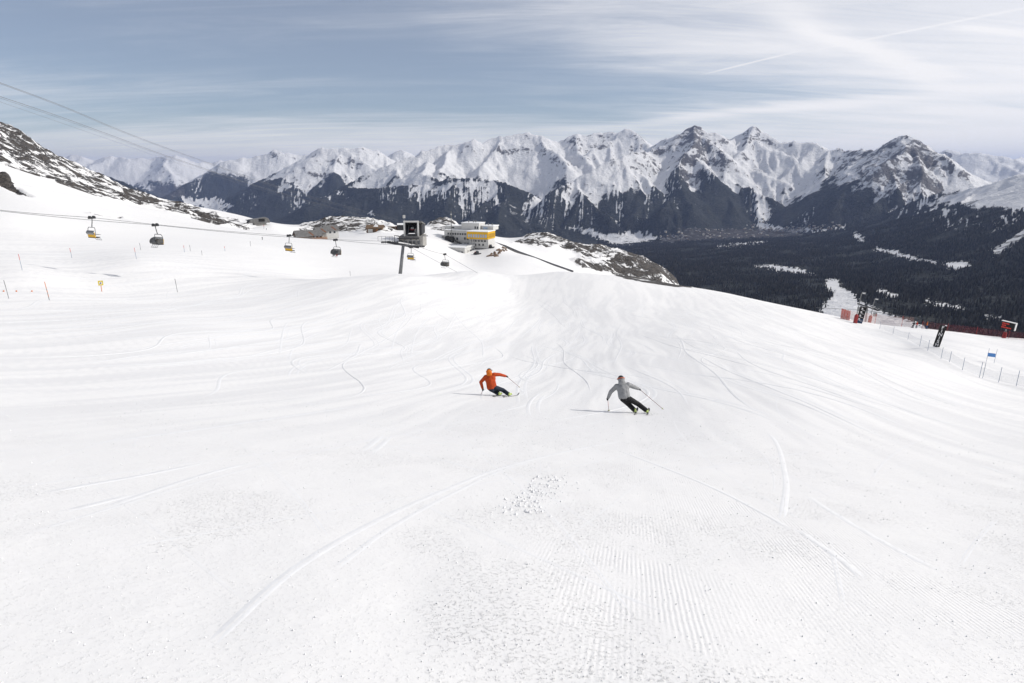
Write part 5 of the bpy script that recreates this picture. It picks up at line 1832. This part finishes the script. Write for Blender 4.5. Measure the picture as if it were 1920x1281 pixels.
# ------------------------------------------------------------------ ski tracks and crumbs of snow
def tracks():
    rnd = random.Random(11)
    mb_v, mb_f = [], []
    prof = [(-.5, -.008), (-.28, .011), (0.0, .001), (.22, .014), (.5, -.008)]

    def ribbon(P, w, hgt):
        P = np.array(P, float)
        d = np.gradient(P, axis=0); d /= np.linalg.norm(d, axis=1, keepdims=True) + 1e-9
        nx, ny = d[:, 1], -d[:, 0]
        n0 = len(mb_v)
        fade = np.clip(np.minimum(np.arange(len(P)), np.arange(len(P))[::-1]) / 12.0, 0.02, 1)
        rows = []
        for u, h in prof:
            x = P[:, 0] + nx * u * w; y = P[:, 1] + ny * u * w
            z = ground_v(x, y) + (h * hgt - .002) * fade - (1 - fade) * .02
            rows.append(np.stack([x, y, z], 1))
        A = np.stack(rows, 1).reshape(-1, 3)
        mb_v.extend(map(tuple, A))
        m = len(prof)
        for i in range(len(P) - 1):
            for k in range(m - 1):
                a = n0 + i * m + k
                mb_f.append((a, a + m, a + m + 1, a + 1))

    def smooth(K, n):
        K = [Vector((k.x, k.y)) for k in K]; out = []
        for i in range(len(K) - 1):
            p0 = K[max(i - 1, 0)]; p1 = K[i]; p2 = K[i + 1]; p3 = K[min(i + 2, len(K) - 1)]
            for j in range(n):
                t = j / n
                out.append(tuple(0.5 * ((2 * p1) + (p2 - p0) * t + (2 * p0 - 5 * p1 + 4 * p2 - p3) * t * t + (3 * p1 - p0 - 3 * p2 + p3) * t ** 3)))
        out.append(tuple(K[-1]))
        return out

    # tracks that the photograph shows clearly
    shown = [([(330, 1279), (440, 1165), (560, 1062), (690, 985), (820, 925), (960, 872), (1120, 835), (1260, 812)], .09, .6), ([(560, 1120), (660, 1042), (740, 985), (850, 925), (960, 876), (1110, 838)], .07, .5),
             ([(0, 940), (150, 912), (300, 885), (500, 845)], .12, .9), ([(0, 985), (180, 945), (330, 905)], .12, .9), ([(60, 1000), (260, 930), (420, 880), (560, 850)], .10, .7),
             ([(1100, 820), (1200, 860), (1330, 912), (1440, 968), (1540, 1030)], .07, .9), ([(1460, 970), (1520, 1010), (1590, 1060), (1650, 1120)], .08, .8),
             ([(1420, 790), (1455, 830), (1472, 890), (1470, 950), (1455, 1000)], .10, .8), ([(1790, 860), (1860, 880), (1919, 902)], .10, .8),
             ([(1040, 585), (1060, 595), (1068, 610), (1062, 622)], .14, 1.0), ([(895, 690), (905, 680), (918, 672), (935, 665)], .16, 1.4), ([(957, 742), (970, 742), (982, 737), (975, 729), (958, 722)], .12, .8),
             ([(530, 690), (526, 650), (535, 610), (560, 590)], .14, .9), ([(540, 700), (546, 660), (566, 640), (570, 615)], .14, .9), ([(735, 690), (738, 640), (760, 600), (800, 570)], .14, .8), ([(780, 700), (772, 655), (790, 610), (830, 575)], .14, .8),
             ([(0, 850), (300, 815), (600, 772), (800, 740)], .14, .7), ([(640, 870), (700, 830), (730, 800)], .14, .9), ([(655, 875), (715, 835), (745, 800)], .12, .8), ([(1270, 640), (1300, 620), (1290, 590)], .14, .7),
             ([(1040, 660), (1075, 640), (1085, 615), (1060, 600)], .14, .8), ([(1180, 610), (1205, 590), (1200, 565)], .14, .7), ([(1440, 880), (1560, 960), (1700, 1040), (1900, 1130)], .09, .6), ([(1000, 690), (1010, 660), (1045, 640)], .12, .7)]
    for K, w, h in shown:
        ribbon(smooth([hit(a, b, 2.5) for a, b in K], 14), w * 1.5, h)
    # skiers' lines further down the piste
    for i in range(70):                                   # faint long lines over the near piste
        y0 = rnd.uniform(1.5, 14); x0 = rnd.uniform(-1.1, 1.1) * (y0 + 3); dr = rnd.uniform(-.9, .9); cu = rnd.uniform(-.02, .02)
        ys = np.arange(y0, y0 + rnd.uniform(6, 26), .25)
        xs = x0 + dr * (ys - y0) + cu * (ys - y0) ** 2
        ribbon(np.stack([xs, ys], 1), rnd.uniform(.05, .12), rnd.uniform(.12, .38))
    for i in range(230):
        y0 = rnd.uniform(16, 130); ln = rnd.uniform(20, 70)
        x0 = rnd.uniform(-.75, .62) * (y0 + 12); dr = rnd.uniform(-.18, .22); A = rnd.choice((.3, .8, 1.6, 2.6)); lam = rnd.uniform(24, 60); ph = rnd.uniform(0, 6.3)
        ys = np.arange(y0, min(y0 + ln, 175), .8 if y0 < 60 else 1.4)
        if len(ys) < 8: continue
        xs = x0 + dr * (ys - y0) + A * np.sin(ys * 2 * math.pi / lam + ph)
        w = rnd.uniform(.14, .26)
        ribbon(np.stack([xs, ys], 1), w, rnd.uniform(.8, 2.2))
        if rnd.random() < .6: ribbon(np.stack([xs + .42, ys + .1], 1), w, rnd.uniform(.5, 1.1))
    me = bpy.data.meshes.new('ski_tracks'); me.from_pydata(mb_v, [], mb_f)
    me.polygons.foreach_set('use_smooth', [True] * len(me.polygons))
    o = link('ski_tracks', me, simple('track_snow', (0.85, 0.855, 0.865), 0.65, var=0.03, scale=4.0, bump=0.01, spec=.25), kind='stuff')
    tag(o, 'shallow ski tracks pressed into the groomed snow', 'ski tracks')


tracks()


def crumbs():
    n = 26000
    r = np.exp(RNG.uniform(math.log(2.6), math.log(26), n * 5)); th = RNG.uniform(R(-44), R(44), n * 5)
    X, Y = r * np.sin(th), r * np.cos(th)
    dens = sstep(.46, .70, fbm(X / 1.6, Y / 2.4, 4, 51, .6)) * .35 + .12
    c = hit(1010, 925, 2.5)
    dens = dens + 2.2 * np.exp(-(((X - c.x - .22 * (Y - c.y)) / .34) ** 2 + ((Y - c.y) / 1.5) ** 2))
    k = np.where(RNG.random(n * 5) < dens * .55)[0][:n]
    X, Y = X[k], Y[k]
    # the rough clump in the middle of the piste
    v = RNG.uniform(-1, 1, 260)
    X = np.append(X, c.x + .22 * v * 1.6 + RNG.normal(0, .16, 260)); Y = np.append(Y, c.y + v * 1.6)
    # spray thrown up by the two skiers
    for fx, fy, sd in ((1205, 776, .24), (946, 744, .5)):
        f = hit(fx, fy, 5); q = RNG.random(420)
        X = np.append(X, f.x + RNG.normal(0, .22, 420) - q * sd * .9 + .2); Y = np.append(Y, f.y + RNG.normal(0, .10, 420) - q * .9 + .3)
    r = np.hypot(X, Y)
    Z = ground_v(X, Y)
    n = len(X)
    s = (.0018 + .0075 * RNG.random(n) ** 5) * (0.8 + r / 20)
    s[-260 - 840:-840] = .008 + .020 * RNG.random(260) ** 2
    O = np.array([(1, 0, 0), (0, 1, 0), (-1, 0, 0), (0, -1, 0), (0, 0, 1), (0, 0, -1)], float)
    V = O[None] * RNG.uniform(.6, 1.3, (n, 6, 1)) + RNG.normal(0, .15, (n, 6, 3))
    V = V * s[:, None, None]
    V[:, :, 0] += X[:, None]; V[:, :, 1] += Y[:, None]; V[:, :, 2] += (Z + s * .35)[:, None]
    T = np.array([(0, 1, 4), (1, 2, 4), (2, 3, 4), (3, 0, 4), (1, 0, 5), (2, 1, 5), (3, 2, 5), (0, 3, 5)])
    F = (T[None] + (np.arange(n) * 6)[:, None, None]).reshape(-1, 3)
    me = bpy.data.meshes.new('snow_crumbs'); me.from_pydata(V.reshape(-1, 3).tolist(), [], F.tolist())
    o = link('snow_crumbs', me, simple('crumb_snow', (0.86, 0.865, 0.875), 0.7, var=0.03, spec=.2), kind='stuff')
    tag(o, 'small loose crumbs of snow scattered over the piste', 'snow')


crumbs()


# ------------------------------------------------------------------ woods and village in the valley
def far_z(X, Y, key='Z'):
    th = np.arctan2(X, Y); lr = np.log(np.hypot(X, Y))
    T, Lr, Z = FAR['th'], np.log(FAR['r']), FAR[key]
    i = np.clip(np.searchsorted(T, th) - 1, 0, len(T) - 2); j = np.clip(np.searchsorted(Lr, lr) - 1, 0, len(Lr) - 2)
    f = (th - T[i]) / (T[i + 1] - T[i]); g = (lr - Lr[j]) / (Lr[j + 1] - Lr[j])
    return (Z[j, i] * (1 - f) + Z[j, i + 1] * f) * (1 - g) + (Z[j + 1, i] * (1 - f) + Z[j + 1, i + 1] * f) * g


def woods():
    n = 230000
    th = RNG.uniform(polar(1120, 450)[0], R(45), n)
    r = np.sqrt(RNG.uniform(1500.0 ** 2, 7600.0 ** 2, n))
    X, Y = r * np.sin(th), r * np.cos(th)
    f = far_z(X, Y, 'forest')
    gaps = fbm(X / 140, Y / 140, 4, 101, .6)
    k = (f > .5) & (RNG.random(n) < sstep(.28, .50, gaps) * .92 + .08) & (far_z(X, Y, 'brown') < .2)
    X, Y, r = X[k], Y[k], r[k]
    Z = far_z(X, Y)
    me = bpy.data.meshes.new('conifer_wood')
    me.vertices.add(len(X)); me.vertices.foreach_set('co', np.stack([X, Y, Z], 1).astype(np.float32).ravel())
    M = Mat('conifer_needles')
    oi = M.new('ShaderNodeObjectInfo')
    cc = M.mix(oi.outputs['Random'], (0.016, 0.018, 0.017), (0.070, 0.066, 0.060))
    m = M.done(cc, .9, spec=.1)
    o = link('conifer_wood', me, m, kind='stuff')
    tag(o, 'dark conifer wood covering the valley and slopes on the right', 'wood')
    ng = bpy.data.node_groups.new('conifers', 'GeometryNodeTree')
    ng.interface.new_socket('Geometry', in_out='INPUT', socket_type='NodeSocketGeometry')
    ng.interface.new_socket('Geometry', in_out='OUTPUT', socket_type='NodeSocketGeometry')
    N, L = ng.nodes, ng.links
    gi, go = N.new('NodeGroupInput'), N.new('NodeGroupOutput')
    jn = N.new('GeometryNodeJoinGeometry')
    for z, rad, dep in ((1.5, 3.3, 9.0), (7.0, 2.3, 9.0)):
        c = N.new('GeometryNodeMeshCone'); c.inputs['Vertices'].default_value = 6
        c.inputs['Radius Top'].default_value = 0.0; c.inputs['Radius Bottom'].default_value = rad; c.inputs['Depth'].default_value = dep
        tr = N.new('GeometryNodeTransform'); tr.inputs['Translation'].default_value = (0, 0, z)
        L.new(c.outputs['Mesh'], tr.inputs['Geometry']); L.new(tr.outputs[0], jn.inputs[0])
    sm = N.new('GeometryNodeSetMaterial'); sm.inputs['Material'].default_value = m
    L.new(jn.outputs[0], sm.inputs['Geometry'])
    ip = N.new('GeometryNodeInstanceOnPoints')
    L.new(gi.outputs[0], ip.inputs['Points']); L.new(sm.outputs[0], ip.inputs['Instance'])
    rv = N.new('FunctionNodeRandomValue'); rv.data_type = 'FLOAT'
    rv.inputs[2].default_value = 0.3; rv.inputs[3].default_value = 1.05
    L.new(rv.outputs[1], ip.inputs['Scale'])
    L.new(ip.outputs[0], go.inputs[0])
    md = o.modifiers.new('conifers', 'NODES'); md.node_group = ng


woods()


def village():
    rnd = random.Random(21)
    polys = [([(1220, 440), (1330, 430), (1500, 426), (1500, 442), (1330, 450), (1240, 452)], 90), ([(1500, 424), (1590, 421), (1590, 430), (1500, 438)], 25), ([(1400, 405), (1440, 405), (1450, 430), (1400, 430)], 20), ([(370, 372), (420, 374), (425, 392), (380, 396)], 14)]
    wm = [simple('house_cream', (0.48, 0.43, 0.36), .9), simple('house_brown', (0.20, 0.14, 0.10), .9)]
    protos = []
    for w in wm:
        m = MB(); walls_gable(m, -7, 7, -5.5, 5.5, -6, 7.0, 3.4)
        me = m.mesh('village_house'); nb = len(me.polygons)
        g = MB(); g.add(m.v, m.f); gable(g, -7, 7, -5.5, 5.5, 7.05, 3.4, .8, .6)
        me = g.mesh('village_house'); me.materials.append(w); me.materials.append(mt('village_roof', (0.40, 0.39, 0.39), .8, var=.3, scale=.05))
        for i, pl in enumerate(me.polygons): pl.material_index = 0 if i < nb else 1
        protos.append(me)
    for pi, (poly, cnt) in enumerate(polys):
        xs = [a for a, b in poly]; ys = [b for a, b in poly]
        k = 0; guard = 0
        while k < cnt and guard < 5000:
            guard += 1
            px, py = rnd.uniform(min(xs), max(xs)), rnd.uniform(min(ys), max(ys))
            if not inpoly(np.array([px]), np.array([py]), poly)[0]: continue
            th, t = polar(px, py)
            r = FAR['r']; r = r[r > 4500]
            h = far_z(r * math.sin(th), r * math.cos(th)) / r - t
            j = int(np.argmax(h >= 0))
            if h[j] < 0: continue
            x, y = r[j] * math.sin(th), r[j] * math.cos(th)
            o = bpy.data.objects.new('village_house', protos[rnd.random() < .45]); col.objects.link(o)
            o.location = (x, y, float(far_z(np.array([x]), np.array([y]))[0]))
            o.rotation_euler = (0, 0, rnd.uniform(0, 3.14)); s = rnd.uniform(.7, 1.4); o.scale = (s * rnd.uniform(.8, 1.5), s, s * rnd.uniform(.7, 1.1))
            if pi == 3: tag(o, 'tiny house in the distant white valley at far left', 'house', 'houses of the far left valley')
            else: tag(o, 'tiny pale house among the clustered roofs of the village in the wide valley', 'house', 'houses of the valley village')
            k += 1


village()
